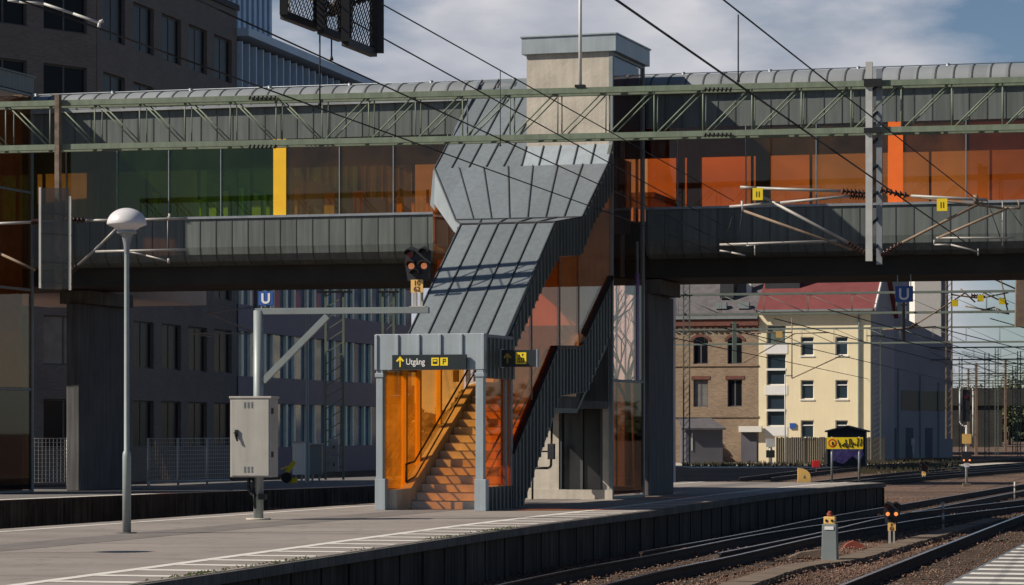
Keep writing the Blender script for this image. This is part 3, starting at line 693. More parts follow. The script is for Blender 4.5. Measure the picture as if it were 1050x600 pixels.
# parapet
m_ = MB(); m_.box(TX0-.10, .10, TY0-.09, TY1+.1, TZ, 10.56); m_.box(TX0-.13, .13, TY0-.12, TY1+.13, 10.56, 10.60); m_.build('parapet', M['zinc_light'], lift, .008)
# side glazing
m_ = MB(); m_.prism([(TY0+.10, 2.75), (TY1-.06, 2.75), (TY1-.06, 10.15), (TY0+.10, 10.15)], 'x', -.05, -.03); m_.build('glass_pane', M['g_tower'], lift)
m_ = MB(); m_.prism([(TY0+.10, .1), (TY1-.06, .1), (TY1-.06, 2.68), (TY0+.10, 2.68)], 'x', -.05, -.03); m_.build('glass_pane', M['g_brownlow'], lift)
m_ = MB()
for y in (TY0+.04, TY1-.03): m_.box(-.09, .0, y-.05, y+.05, 0, TZ)
for z in (.03, 2.71, 10.14): m_.box(-.085, -.005, TY0+.095, TY1-.085, z-.03, z+.03)
m_.box(-.07, -.02, TY1-.55, TY1-.47, 2.75, 6.0)
m_.build('glazing_frame', M['grey_mid'], lift)
m_ = MB(); m_.box(-.07, -.015, TY1-.62, TY1-.42, 2.76, 5.26); m_.build('violet_strip', M['violet_strip'], lift)
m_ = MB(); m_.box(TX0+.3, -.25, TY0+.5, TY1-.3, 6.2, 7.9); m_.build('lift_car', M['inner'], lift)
m_ = MB(); m_.box(TX0+.1, -.12, TY0+.3, TY1-.1, 8.5, 10.12); m_.build('sky_blocker', mat('sky_blocker', (.06, .045, .055), .8), lift)  # dark box added inside to keep sky from showing through the glass
m_ = MB(); m_.box(-1.75, -1.65, TY1-.35, TY1-.25, 0, 10.1); m_.box(-.5, -.42, TY1-.35, TY1-.25, 5.2, 10.1); m_.build('guide_rail', M['steel'], lift)
# flagpole style rod
# call panel post near lift door
cp = root('call_post', 'black bent handrail with small call panel in front of the lift door', 'call panel', SF)
cx_, cz_ = SF.front(565, 470, 8.6); m_ = MB()
p = lambda u, v: (SF.front(u, v, 8.9)[0], 8.9, SF.front(u, v, 8.9)[1])
m_.path([p(545, 480), p(562, 480), (p(565, 478)), p(566, 430)], .03); m_.path([p(550, 463), p(562, 463)], .018)
m_.tube(p(546, 480), (p(546, 480)[0], 8.9, 0), .025); m_.build('rail', M['black'], cp)
a_, b_ = p(562, 455), p(569, 471); m_ = MB(); m_.box(a_[0], b_[0], 8.84, 8.94, b_[2], a_[2]); m_.build('panel', M['signal_dk'], cp, .01)

# ================================================================= FOOTBRIDGE
_t = SF.w(0, 12.6); _f = Fr(0, 0, -15.0); _o = _f.w(0, 12.6); BRF = Fr(_t[0]-_o[0], _t[1]-_o[1], -15.0)
BY = 12.6; BD = 4.4; BX0, BX1 = -25.0, 22.0
bridge = root('footbridge', 'long zinc clad footbridge with coloured glass windows crossing above the tracks', 'footbridge', BRF)
GAPL, GAPR = -4.15, -.05
def spans(): return ((BX0, GAPL), (GAPR, BX1))
def curve_roof():
    pts = []
    for i in range(9):
        a = pi/2*i/8; pts.append((BY-.12+.95*(1-cos(a)), 9.62+.47*sin(a)))
    return pts
rc = curve_roof()
m_ = MB(); prof = [(rc[0][0]+.01, rc[0][1])]+[(y_+.004, z_-.012) for y_, z_ in rc[1:]]+[(BY+BD-1.0, 10.06), (BY+BD+.1, 9.60), (BY+BD+.1, 9.53), (BY-.12, 9.53)]
m_.prism(prof, 'x', BX0, BX1)
m_.add([(xx, y_, z_) for xx in (BX0, BX1) for y_, z_ in rc], [(i, 9+i, 10+i, i+1) for i in range(8)], True); m_.m = 1
x = BX0+.3
while x < BX1:
    for a, b in zip(rc, rc[1:]):
        n_ = (0, -(b[1]-a[1]), b[0]-a[0]); seam(m_, (x, *a), (x, *b), (1, 0, 0), n_, .034, .014)
    x += .42
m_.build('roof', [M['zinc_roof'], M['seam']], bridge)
m_ = MB(); x = BX0+.5
m_.tube((BX0, BY+.75, 10.12), (BX1, BY+.75, 10.12), .014, n=5)
while x < BX1:
    m_.tube((x, BY+.75, 9.95), (x, BY+.75, 10.15), .03, .05, 6); x += 2.1
m_.build('snow_rail', M['steel'], bridge)
# cladding bands front
for (xa, xb) in spans():
    m_ = MB(); m_.box(xa, xb, BY, BY+.15, 8.74, 9.525); m_.m = 1
    x = math.ceil(xa/.42)*.42
    while x < xb: m_.box(x-.012, x+.012, BY-.012, BY, 8.745, 9.524); x += .42
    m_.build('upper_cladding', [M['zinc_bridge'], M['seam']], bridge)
    m_ = MB(); low = [(BY-.06, 6.80), (BY-.06, 6.10), (BY-.03, 5.92), (BY+.08, 5.76), (BY+.30, 5.68), (BY+.6, 5.66), (BY+.6, 6.80)]
    m_.prism(low, 'x', xa, xb); m_.m = 1
    x = math.ceil(xa/.42)*.42
    while x < xb:
        for a, b in zip(low[:5], low[1:5]): seam(m_, (x, *b), (x, *a), (1, 0, 0), (0, -(a[1]-b[1]), (a[0]-b[0])), .022, .012)
        x += .42
    m_.m = 0
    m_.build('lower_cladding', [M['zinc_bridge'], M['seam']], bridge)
    m_ = MB(); m_.box(xa, xb, BY-.10, BY+.2, 6.803, 6.86); m_.build('sill', M['steel'], bridge)
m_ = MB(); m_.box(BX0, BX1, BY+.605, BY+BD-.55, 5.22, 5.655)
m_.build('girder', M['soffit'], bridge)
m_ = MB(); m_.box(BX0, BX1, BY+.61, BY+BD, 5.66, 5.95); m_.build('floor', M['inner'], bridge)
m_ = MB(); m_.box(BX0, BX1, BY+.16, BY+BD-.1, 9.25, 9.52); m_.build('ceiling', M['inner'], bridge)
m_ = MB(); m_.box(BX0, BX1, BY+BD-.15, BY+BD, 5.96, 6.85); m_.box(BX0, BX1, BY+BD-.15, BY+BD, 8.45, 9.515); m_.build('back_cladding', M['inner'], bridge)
# glass panels front and back
def gcol(x):
    if x < -16.0: return 'g_brown'
    if x < -13.6: return 'g_olive'
    if x < -9.3: return 'g_green'
    if x < -4: return 'g_brown'
    if x < 2.6: return 'g_red'
    if x < 5.7: return 'g_brown'
    return 'g_orange' if x < 8 else 'g_red'
front_x = []
yx0, yx1 = -9.43, -9.10; ox0, ox1 = 5.70, 6.05
edges = [yx0]
x = yx0
while x > BX0+1.4: x -= 1.38; edges.append(x)
edges = edges[::-1]
x = yx1; e2 = [x]
while x < GAPL-1.4: x += 1.38; e2.append(x)
e2.append(GAPL)
e3 = [GAPR+.02, .72, 2.3, 2.55+.1, 4.15, ox0]
e3 = [GAPR+.02, .72, 2.35, 4.02, ox0]
e4 = [ox1]; x = ox1
while x < BX1-1.5: x += 1.45; e4.append(x)
for ed in (edges, e2, e3, e4):
    for a, b in zip(ed, ed[1:]):
        mm = MB(); mm.box(a+.012, b-.012, BY+.03, BY+.05, 6.862, 8.738); o = mm.build('window_pane', M[gcol((a+b)/2)], bridge)
    for a in ed[1:-1]: mm = MB(); mm.box(a-.010, a+.010, BY+.0, BY+.08, 6.862, 8.738); mm.build('window_bar', M['steel'], bridge)
mm = MB(); mm.box(yx0, yx1, BY+.0, BY+.07, 6.862, 8.738); mm.build('yellow_panel', M['yellow_panel'], bridge)
mm = MB(); mm.box(ox0, ox1, BY+.0, BY+.07, 6.862, 8.738); mm.build('orange_panel', M['orange_panel'], bridge)
x = BX0+.1
back = []
while x < BX1-1.5:
    mm = MB(); mm.box(x+.02, x+1.44, BY+BD-.09, BY+BD-.07, 6.852, 8.448); mm.build('window_pane', M[gcol(x+.7 if x+.7 < -9 or x+.7 > -4 else -5)], bridge); x += 1.48
mm = MB(); x = BX0+.1
random.seed(11)
while x < BX1: mm.box(x-.03, x+.03, BY+BD-.14, BY+BD-.05, 6.852, 8.448); x += 1.48
for x in (-22.9, -18.6, -15.6, -4.5, .3, 2.05, 4.85, 9.15, 13.9): mm.box(x-.17, x+.17, BY+BD-.4, BY+BD-.16, 5.96, 9.24)
mm.build('rear_column', M['seam'], bridge)
mm = MB(); mm.box(-16.3, -15.95, BY+.3, BY+.5, 5.96, 9.24); mm.box(.62, .80, BY+.3, BY+.5, 5.96, 9.24); mm.build('blue_column', mat('blue_column', (.03, .05, .11), .5), bridge)
# yellow lining strips seen inside the green part
mm = MB(); x = -15.3; random.seed(5)
while x < -5.2:
    if random.random() < .62: mm.box(x, x+random.uniform(.06, .28), BY+1.0, BY+1.05, 6.2, random.uniform(7.30, 7.6))
    x += .38
mm.build('balustrade_panel', mat('balustrade_ochre', (.80, .58, .10), .6, 0, .15), bridge)
# piers
def pier(fr_x, y0_, ln, wd, label, grp=None):
    o = root('bridge_pier', label, 'pier', BRF)
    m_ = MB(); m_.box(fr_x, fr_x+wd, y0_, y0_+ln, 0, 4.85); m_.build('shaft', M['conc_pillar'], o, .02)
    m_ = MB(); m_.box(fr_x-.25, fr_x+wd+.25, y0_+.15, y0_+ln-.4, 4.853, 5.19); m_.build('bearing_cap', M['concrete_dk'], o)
    return o
px0 = BRF.front(68, 400, 14.6)[0]
pier(px0, 14.6, 3.4, .36, 'tall flat concrete bridge pier with one sunlit edge, left of the lamp post')
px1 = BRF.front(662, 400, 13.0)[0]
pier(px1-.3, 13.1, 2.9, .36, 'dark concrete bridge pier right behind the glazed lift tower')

# second lift tower at the left edge
LF = Fr(*BRF.w(BRF.front(-11, 400, 10.2)[0], 10.2)[:2], -17.0)
lt = root('lift_tower', 'smoked glass lift tower cut off by the left edge of the photo', 'lift tower', LF)
m_ = MB(); m_.box(-2.6, -.0, -.0, 2.4, 10.05, 10.45); m_.box(-2.64, .04, -.04, 2.44, 10.45, 10.49); m_.build('parapet', M['zinc_bridge'], lt)
m_ = MB()
for x in (-2.55, -.05):
    for y in (.05, 2.35): m_.box(x-.05, x+.05, y-.05, y+.05, 0, 10.05)
for z in (.04, 2.6, 5.1, 7.55, 10.0): m_.box(-2.5, -.10, .02, .08, z-.03, z+.03); m_.box(-.08, -.02, .10, 2.3, z-.03, z+.03)
m_.build('glazing_frame', M['grey_mid'], lt)
for z0, z1, mt in ((.08, 2.56, 'g_brownlow'), (2.64, 5.06, 'g_brown'), (5.14, 7.51, 'g_brown'), (7.59, 9.96, 'g_brown')):
    m_ = MB(); m_.box(-2.5, -.1, .04, .06, z0, z1); m_.build('glass_pane', M[mt], lt)
    m_ = MB(); m_.box(-.06, -.04, .1, 2.3, z0, z1); m_.build('glass_pane', M[mt], lt)
m_ = MB(); m_.box(-2.4, -.25, .5, 2.25, .0, 9.95); m_.build('shaft_wall', mat('shaft_ochre', (.34, .24, .13), .9, 0, .3), lt)

# pale vault roof behind left tower
VF = Fr(*at(72, 100, 76)[:2], -17.7)
m_ = MB(); pr = [(2.6*cos(pi*i/12)-2.6, 9.55+1.05*sin(pi*i/12)) for i in range(13)]+[(-5.2, 5.3), (0, 5.3)]
m_.prism(pr, 'y', 1.0, 9.0, True)
tag(place(m_.build('vault_roof', M['pale_vault']), (VF.x, VF.y, 0), -17.7), 'pale rounded station roof peeping above the left end of the footbridge', 'roof')

# ================================================================= CATENARY PORTAL (front)
BF = Fr(0, 56.5, -11.5)
def portal(fr, x0, x1, zt=8.33, zb=7.42, name_label='', m=M['sage'], chord=.11, br=.0155, flip=-4.7, bay=.97, dep=.45, grp=None, legs=True):
    o = root('overhead_beam', name_label, 'lattice beam', fr, group=grp)
    for y in (0, dep):
        for z in (zt, zb):
            m_ = MB(); m_.box(x0, x1, y-chord/2, y+chord/2, z-chord/2, z+chord/2); m_.build('chord', m, o)
    m_ = MB(); n = int((x1-x0)/bay)
    for i in range(n+1):
        x = x0+i*bay
        for y in (0, dep):
            m_.tube((x, y, zb), (x, y, zt), br, n=6)
            if i < n:
                if x < flip: m_.tube((x+.05, y, zt-.03), (x+bay-.05, y, zb+.03), br, n=6)
                else: m_.tube((x+.05, y, zb+.03), (x+bay-.05, y, zt-.03), br, n=6)
        for z in (zb, zt): m_.tube((x, 0, z), (x+(bay if i < n else 0)*(1 if i % 2 else 1), dep, z), br*.9, n=6)
    kind(m_.build('lacing', m, o), 'stuff') if False else m_.build('lacing', m, o)
    if legs:
        for x in (x0+.3, x1-.3):
            m_ = MB()
            for yy in (0, dep):
                m_.bar((x-.2, yy, GZ), (x-.2, yy, zb), .1, .1); m_.bar((x+.2, yy, GZ), (x+.2, yy, zb), .1, .1)
            k = 0; z = GZ+.4
            while z < zb-.6:
                m_.tube((x-.2, 0, z), (x+.2, 0, z+.5), .02, n=5); m_.tube((x-.2, dep, z), (x+.2, dep, z+.5), .02, n=5); m_.tube((x-.2, 0, z), (x-.2, dep, z+.5), .02, n=5); z += .5
            m_.build('leg', m, o)
    return o
portal(BF, -17.5, 17.0, name_label='long sage green lattice beam spanning the whole picture in front of the footbridge')
def B(u, v, y=-.1):
    x, z = BF.front(u, v, y); return (x, y, z)
def insul(m_, p, q, n=6, r=.07):
    p, q = Vector(p), Vector(q)
    for i in range(n):
        a = p.lerp(q, i/n); b = p.lerp(q, (i+.45)/n); c = p.lerp(q, (i+1)/n); m_.tube(a, b, r, r*.6, 8); m_.tube(b, c, r*.35, n=6)
# right drop post
rd = root('drop_post', 'grey steel post hanging down from the lattice beam at the right', 'drop post', BF)
xa = B(888, 100)[0]; xb = B(902, 100)[0]; zt = B(895, 64)[2]; zb_ = B(895, 268)[2]
m_ = MB(); m_.box(xa, xa+.13, -.22, -.08, zb_, zt); m_.build('rear_channel', M['steel_lt'], rd)
m_ = MB(); m_.box(xb-.08, xb+.03, .1, .25, zb_-.05, zt-.1); m_.build('front_channel', M['steel'], rd)
z = zb_+.2
while z < zt-.45: m_ = MB(); m_.bar((xa+.12, -.15, z), (xb-.04, .17, z+.15), .03, .05); m_.build('batten', M['black'], rd); z += .52
for za_, zc_ in ((8.2, 8.45), (7.3, 7.5)): m_ = MB(); m_.box(xa-.03, xb+.05, -.27, -.225, za_+.04, zc_-.06); m_.build('clamp_plate', M['black'], rd)
def arms(name, label, tubes, insu, tags, droppers=()):
    o = root(name, label, 'catenary arm', BF, group='catenary arms hanging under the lattice beam')
    for pts, r, mi in tubes: m_ = MB(); m_.path([B(*p) for p in pts], r, 8); m_.build('tube', M['arm_brown' if mi else 'arm'], o)
    for a, b in insu: m_ = MB(); insul(m_, B(*a), B(*b)); m_.build('insulator', M['insul'], o)
    for (u, v) in tags:
        p = B(u, v, -.2); m_ = MB(); m_.box(p[0]-.10, p[0]+.10, -.21, -.19, p[2]-.12, p[2]+.12); m_.m = 1
        m_.box(p[0]-.03, p[0]-.015, -.215, -.211, p[2]-.06, p[2]+.05); m_.box(p[0]+.02, p[0]+.035, -.215, -.211, p[2]-.06, p[2]+.05)
        m_.build('number_tag', [M['yellow'], M['black']], o)
    m_ = MB()
    for a, b in droppers: m_.tube(B(*a), B(*b), .009, n=5)
    if droppers: m_.build('dropper', M['wire'], o)
    return o
arms('catenary_cantilever', 'pale catenary arms reaching left from the grey drop post, yellow tag at the tip',
     [([(759, 192), (776, 193), (862, 196)], .03, 0), ([(748, 212), (800, 208), (872, 201)], .028, 0), ([(870, 249), (790, 206), (776, 199)], .03, 0),
      ([(874, 256), (762, 216)], .026, 1), ([(858, 247), (738, 251)], .024, 0), ([(738, 251), (765, 252), (778, 251)], .015, 0), ([(738, 257), (750, 259), (764, 262)], .018, 0), ([(762, 217), (761, 206)], .03, 0), ([(774, 251), (774, 262)], .014, 0)],
     [((864, 196), (888, 198)), ((872, 201), (888, 202)), ((870, 249), (888, 260))], [(777, 199)], [((751, 222), (745, 243)), ((761, 216), (757, 250))])
arms('catenary_cantilever', 'pair of brown catenary arms reaching right from the grey drop post past a yellow tag',
     [([(934, 201), (1012, 205)], .03, 0), ([(934, 201), (1030, 214)], .022, 1), ([(925, 249), (1008, 207)], .028, 1), ([(962, 244), (1034, 213)], .026, 1),
      ([(960, 244), (1040, 244)], .02, 0), ([(958, 246), (958, 251), (975, 251), (1003, 258)], .018, 0), ([(1003, 255), (1003, 262)], .014, 0), ([(1028, 206), (1028, 252)], .012, 0), ([(1000, 200), (1001, 208)], .05, 1), ([(1030, 213), (1046, 214), (1044, 205)], .02, 1)],
     [((903, 195), (932, 201)), ((903, 262), (925, 249))], [(966, 210)], [((1012, 205), (1028, 250)), ((1034, 213), (1048, 232))])
# left drop post with mesh cage
ld = root('drop_post', 'rusty brown post with a ladder cage hanging from the lattice beam at the left', 'drop post', BF)
p0, p1 = B(57, 97), B(61.5, 297)
m_ = MB(); m_.box(p0[0], p1[0], -.16, .0, p1[2], p0[2]); m_.build('post', M['rusty'], ld)
m_ = MB()
for u, v0, v1 in ((45, 193, 296), (75.5, 202, 298)):
    a, b = B(u, v0), B(u, v1); m_.bar((a[0], -.3, a[2]), (b[0], -.3, b[2]), .05, .05)
m_.build('cage_upright', M['steel_lt'], ld)
m_ = MB()
for v in (219, 240, 269, 290):
    a, b = B(44, v), B(77, v+2); m_.bar((a[0], -.3, a[2]), (b[0], -.3, b[2]), .02, .03); m_.bar((a[0]+.3, -.3, a[2]), (a[0]+.3, -.12, a[2]), .03, .02)
m_.build('cage_bar', M['black'], ld)
gm = glass('wire_mesh_screen', (.80, .80, .78), .02, .25, (.3, .3, .3), fall=.1)
m_ = MB(); a, b = B(46, 194), B(75, 297); m_.box(a[0], b[0], -.33, -.325, b[2], a[2]); m_.build('mesh_screen', gm, ld)
arms('catenary_cantilever', 'pale catenary arm reaching right from the rusty drop post behind the lamp',
     [([(88, 226), (120, 226), (192, 224)], .028, 0), ([(80, 272), (104, 250), (122, 232)], .028, 0), ([(98, 258), (192, 256)], .026, 0), ([(132, 258), (150, 262), (173, 268)], .018, 0), ([(173, 265), (173, 270)], .03, 0), ([(172, 222), (172, 255)], .01, 0), ([(174, 219), (174, 226)], .03, 0)],
     [((64, 225), (88, 226)), ((66, 285), (80, 272))], [])
arms('catenary_cantilever', 'short pale catenary arm poking in from the left edge at mid height',
     [([(-20, 230), (33, 228)], .03, 0), ([(-14, 253), (2, 261), (36, 277)], .028, 1)], [((33, 228), (43, 227)), ((-22, 250), (-14, 253))], [])
# clamps / insulator fixings on the beam
cl = root('beam_clamp', 'row of small dark clamp bolts on the upper chord above the lift tower right side', 'clamp', BF)
m_ = MB()
for u, v in ((723, 92.5), (723, 139), (256, 101), (256, 151)):
    for k in range(7):
        x, z = BF.front(u+k*4.3, v, -.1); m_.tube((x, -.1, z-.03), (x, -.1, z+.05), .02, .035, 6)
m_.build('bolts', M['black'], cl)
# white rod above the beam
x_, z_ = BF.front(595, 92, 0)
rod = root('white_rod', 'thin white rod standing on the lattice beam in front of the lift tower', 'rod', BF)
m_ = MB(); m_.tube((x_, 0, 8.42), (x_, 0, 11.8), .035, .03, 8); m_.build('rod', M['white'], rod)
m_ = MB(); m_.box(x_-.10, x_+.10, -.08, .08, 8.393, 8.44); m_.build('base', M['black'], rod)

# ================================================================= WIRES
def P3d(u, v, z):
    t = (z-EYE)*FPX/(HOR-v); return Vector(((u-525)/FPX*t, t, z))
def wire(name, label, u1, v1, u2, v2, z1, z2, ext=8, r=.008, sag=.05):
    a, b = P3d(u1, v1, z1), P3d(u2, v2, z2); d = (a-b).normalized(); a2 = a+d*ext
    m_ = MB(); pts = []
    for i in range(13):
        t = i/12; p = a2.lerp(b, t); p.z -= sag*4*t*(1-t)*0; pts.append(p-b)
    m_.path(pts, r, 5)
    o = m_.build(name, M['wire']); o.location = b
    return tag(o, label, 'wire', 'overhead wires')
wire('overhead_wire', 'black overhead wire from the top centre slanting down past the grey drop post', 632, 0, 1002, 257, 4.95, 4.95, r=.011)
wire('overhead_wire', 'black overhead wire slanting from the upper right sky down across the orange glass', 742, 0, 1003, 206, 6.0, 6.0, r=.010)
wire('overhead_wire', 'black overhead wire starting just right of the dark mesh screens, uppermost across the bridge roof', 393, 5, 752, 206, 6.05, 6.05)
wire('overhead_wire', 'black overhead wire crossing the grey stair roof from the dark mesh screens, second one down', 385, 35, 750, 236, 5.5, 5.5)
wire('overhead_wire', 'black overhead wire starting at the dark brick office corner and crossing the stair roof', 283, 37, 764, 258, 5.0, 5.0)
wire('overhead_wire', 'lowest black overhead wire slanting across the left zinc roof towards the stair landing', 250, 83, 745, 262, 4.9, 4.9)
for i, (u, v0, v1, Y, lb) in enumerate(((757, 15, 84, 30, 'short vertical dropper hanging in the sky right of the lift tower'), (513, 72, 150, 49, 'thin vertical dropper hanging left of the lift tower'),
        (328, 22, 108, 26, 'thin grey vertical dropper hanging below the dark mesh screens'), (340, 35, 62, 26, 'very short dropper with a tiny weight under the middle mesh screen'))):
    a, b = at(u, v0, Y), at(u, v1, Y); m_ = MB(); m_.tube((0, 0, 0), (0, 0, a[2]-b[2]), .008, n=5); m_.tube((0, 0, 0), (0, 0, .04), .02, .01, 6)
    o = m_.build('dropper', M['wire']); o.location = b; tag(o, lb, 'wire', 'droppers on the overhead wires')

# mesh screens at the top, hung on a bracket arm
SCF = 25.0
def screen(u0, v0, u1, v1, Yn, label, box=False):
    """bottom edge runs from (u0,v0) to (u1,v1) along the track direction"""
    z = EYE+(HOR-v1)/FPX*Yn
    a = Vector(P3d(u0, v0, z)); b = Vector(P3d(u1, v1, z))
    base = b.copy() if a.y > b.y else a.copy()
    o = root('mesh_screen', label, 'screen', loc=tuple(a), group='dark mesh screens hanging at the top edge')
    d = (b-a); ln = d.length; d.normalize(); H = 1.25; up = Vector((0, 0, 1)); nrm = d.cross(up)
    m_ = MB(); A = Vector((0, 0, 0)); Bv = d*ln
    for p, q in ((A, Bv), (A+up*H, Bv+up*H), (A, A+up*H), (Bv, Bv+up*H)): m_.bar(p, q, .07, .07)
    m_.build('frame', M['black'], o)
    m_ = MB()
    k = -H
    while k < ln:
        t0, t1 = max(0, -k), min(H, ln-k)
        if t1 > t0: m_.tube(A+d*(k+t0)+up*t0, A+d*(k+t1)+up*t1, .0055, n=4, cap=False)
        k += .055
    k = 0
    while k < ln+H:
        t0, t1 = max(0, k-ln), min(H, k)
        if t1 > t0: m_.tube(A+d*(k-t0)+up*t0, A+d*(k-t1)+up*t1, .0055, n=4, cap=False)
        k += .11
    m_.build('mesh', M['black'], o)
    m_ = MB(); m_.bar(Bv+Vector((.045, 0, 0)), Bv+Vector((.045, 0, 0))+up*H, .10, .05); m_.build('edge_channel', M['signal_dk'], o)
    return o
screen(291, 15.5, 325, 28.5, 26, 'leftmost dark framed mesh screen hanging at the top edge against blue sky')
screen(329, 31, 350, 39, 26, 'narrow middle dark mesh screen hanging at the top edge')
screen(354, 43, 383, 54.5, 26, 'lowest dark framed mesh screen hanging at the top edge, right of the others')
hg = root('screen_bracket', 'dark insulators and rusty rod linking the hanging mesh screens at the top', 'bracket', loc=at(352, 10, 26))
o_ = Vector(at(352, 10, 26)); m_ = MB()
for (a, b) in (((300, -12), (340, 6)), ((340, 14), (352, 8)), ((352, 6), (392, -6)), ((345, 2), (338, 16))): insul(m_, Vector(at(*a, 26.2))-o_, Vector(at(*b, 26.0))-o_, 8, .035)
m_.build('insulator', M['insul'], hg)
m_ = MB(); m_.path([Vector(at(318, -2, 26.1))-o_, Vector(at(350, 12, 26))-o_, Vector(at(362, 9, 26))-o_], .02); m_.build('rod', M['rusty'], hg)
m_ = MB(); p_ = Vector(at(354, 31, 26.1))-o_; m_.box(p_.x, p_.x+.07, p_.y-.05, p_.y+.05, p_.z, p_.z+.42); m_.build('plate', M['grey_box'], hg)
m_ = MB(); p_ = Vector(at(292, 15, 25.9))-o_; m_.box(p_.x, p_.x+.045, p_.y-.03, p_.y+.03, p_.z, p_.z+.5); m_.build('plate', M['grey_box'], hg)

# top-left pale steady arm
sa = root('steady_arm', 'thin pale bent steady arm hanging in front of the dark brick building', 'steady arm', loc=at(20, 2, 40))
o_ = Vector(at(20, 2, 40)); m_ = MB(); m_.path([Vector(at(u, v, 40))-o_ for u, v in ((8, 0), (20, 2), (45, 4), (75, 14), (103, 24))], .02); m_.path([Vector(at(u, v, 40))-o_ for u, v in ((101, 30), (102, 23), (106, 21))], .025); m_.build('arm', M['steel_lt'], sa)

# ================================================================= PLATFORM FURNITURE
# lamp post
lp_ = root('street_lamp', 'tall platform lamp with a white mushroom dome on a grey pole', 'lamp', loc=gnd(130, 547))
LY = gnd(130, 547)[1]; k = LY/FPX
zt = EYE+(HOR-232)*k
m_ = MB(); m_.lathe([(0, 0), (.066, 0), (.066, 1.18), (.060, 1.24), (.043, 1.27), (.038, zt-.42)]); m_.build('pole', M['lamp_pole'], lp_)
m_ = MB(); m_.lathe([(.041, zt-.42), (.05, zt-.28), (.075, zt-.17), (.115, zt-.10)]); m_.build('neck', M['steel'], lp_)
m_ = MB(); z0 = zt-.03
m_.lathe([(.12, z0-.05), (.20, z0+.01), (.295, z0+.05), (.305, z0+.065)]+[(.302*cos(a*pi/16), z0+.065+.245*sin(a*pi/16)) for a in range(1, 8)]+[(0, z0+.31)], n=32); m_.build('dome', M['lamp_white'], lp_)
m_ = MB(); m_.lathe([(0, z0-.09), (.15, z0-.085), (.155, z0-.05), (.13, z0-.02)]); m_.build('reflector', M['steel'], lp_)
m_ = MB(); m_.lathe([(.16, 0), (.16, .015), (.0, .015)]); m_.build('base_ring', M['concrete_dk'], lp_)
# the neighbouring lamp just outside the left edge, whose shadow falls on the platform
gx = Vector((-4.9, 36.9, 0))-Vector((LD.x, LD.y, 0))/(-LD.z)*(zt+.2)
l2 = copy_tree(lp_); l2.location = gx
l2['label'] = 'second platform lamp with white dome standing outside the left edge of the photo'
for o in (lp_, l2): o['group'] = 'platform lamps'

# signal mast with cabinet
cb = gnd(265, 533)
CF = Fr(cb[0], cb[1], -11)
sm = root('signal_gallows', 'grey green bracket post holding a railway signal above the platform', 'signal post', CF)
def Cq(u, v, y=0): x, z = CF.front(u, v, y); return (x, y, z)
at_ = Cq(258, 322)[2]
m_ = MB(); m_.tube((0, 0, 0), (0, 0, at_+.06), .088, n=16); m_.build('post', M['lamp_pole'], sm)
m_ = MB(); m_.tube((0, 0, 0), (0, 0, .03), .22, n=16); m_.build('base_plate', M['concrete'], sm)
a, b = Cq(262, 319.5), Cq(440, 318.5); m_ = MB(); m_.box(a[0], b[0], -.05, .05, a[2]-.055, a[2]+.055); m_.build('arm', M['grey_mid'], sm, .006)
m_ = MB(); m_.bar(Cq(270, 391), Cq(336, 324), .09, .11); m_.build('brace', M['grey_mid'], sm)
armz = a[2]+.055
# cabinet
cab = root('relay_cabinet', 'pale grey relay cabinet with vents and a black handle mounted on the signal post', 'cabinet', CF)
c0, c1 = Cq(236, 407, -.32), Cq(277, 489.5, -.32)
m_ = MB(); m_.box(c0[0], c1[0]+.01, -.32, .16, c1[2], c0[2]-.03); m_.m = 0; m_.box(c0[0]-.015, c1[0]+.03, -.345, .18, c0[2]-.03, c0[2]+.01); m_.build('housing', M['grey_box'], cab, .008)
m_ = MB(); m_.box(c0[0]+.025, c1[0]-.02, -.335, -.321, c1[2]+.025, c0[2]-.05); m_.build('door', M['grey_box'], cab, .006)
m_ = MB()
for zz in (c0[2]-.19, c1[2]+.09):
    for i in range(3):
        m_ = MB()
        for j in range(5): m_.box(c0[0]+.25+.065*i, c0[0]+.285+.065*i, -.343, -.336, zz+j*.022, zz+.009+j*.022)
        m_.build('vent', M['grey_mid'], cab)
h = Cq(242.5, 446, -.34); m_ = MB(); m_.box(h[0]-.025, h[0]+.03, -.37, -.336, h[2]-.03, h[2]+.09); m_.tube((h[0]-.03, -.38, h[2]+.05), (h[0]+.03, -.38, h[2]-.11), .017); m_.build('handle', M['black'], cab)
m_ = MB()
for zz in (c0[2]-.3, c1[2]+.35): m_.box(c1[0]+.011, c1[0]+.03, -.28, -.2, zz, zz+.1)
m_.build('hinge', M['black'], cab)
m_ = MB(); m_.box(-.25, .25, .165, .25, c1[2]+.2, c1[2]+.28); m_.box(-.25, .25, .165, .25, c0[2]-.3, c0[2]-.22)
m_.path([(c0[0]+.28, -.1, c1[2]), (c0[0]+.27, -.1, c1[2]-.16), (c0[0]+.31, -.1, c1[2]-.28), (-.02, -.06, c1[2]-.33)], .035); m_.build('cable', M['black'], cab); m_ = MB(); m_.path([(c0[0]+.36, -.1, c1[2]), (c0[0]+.36, -.1, c1[2]-.2), (-.04, -.08, .2)], .025); m_.box(.02, .16, -.1, .0, c1[2]-.4, c1[2]-.3)
m_.build('cable', M['black'], cab)

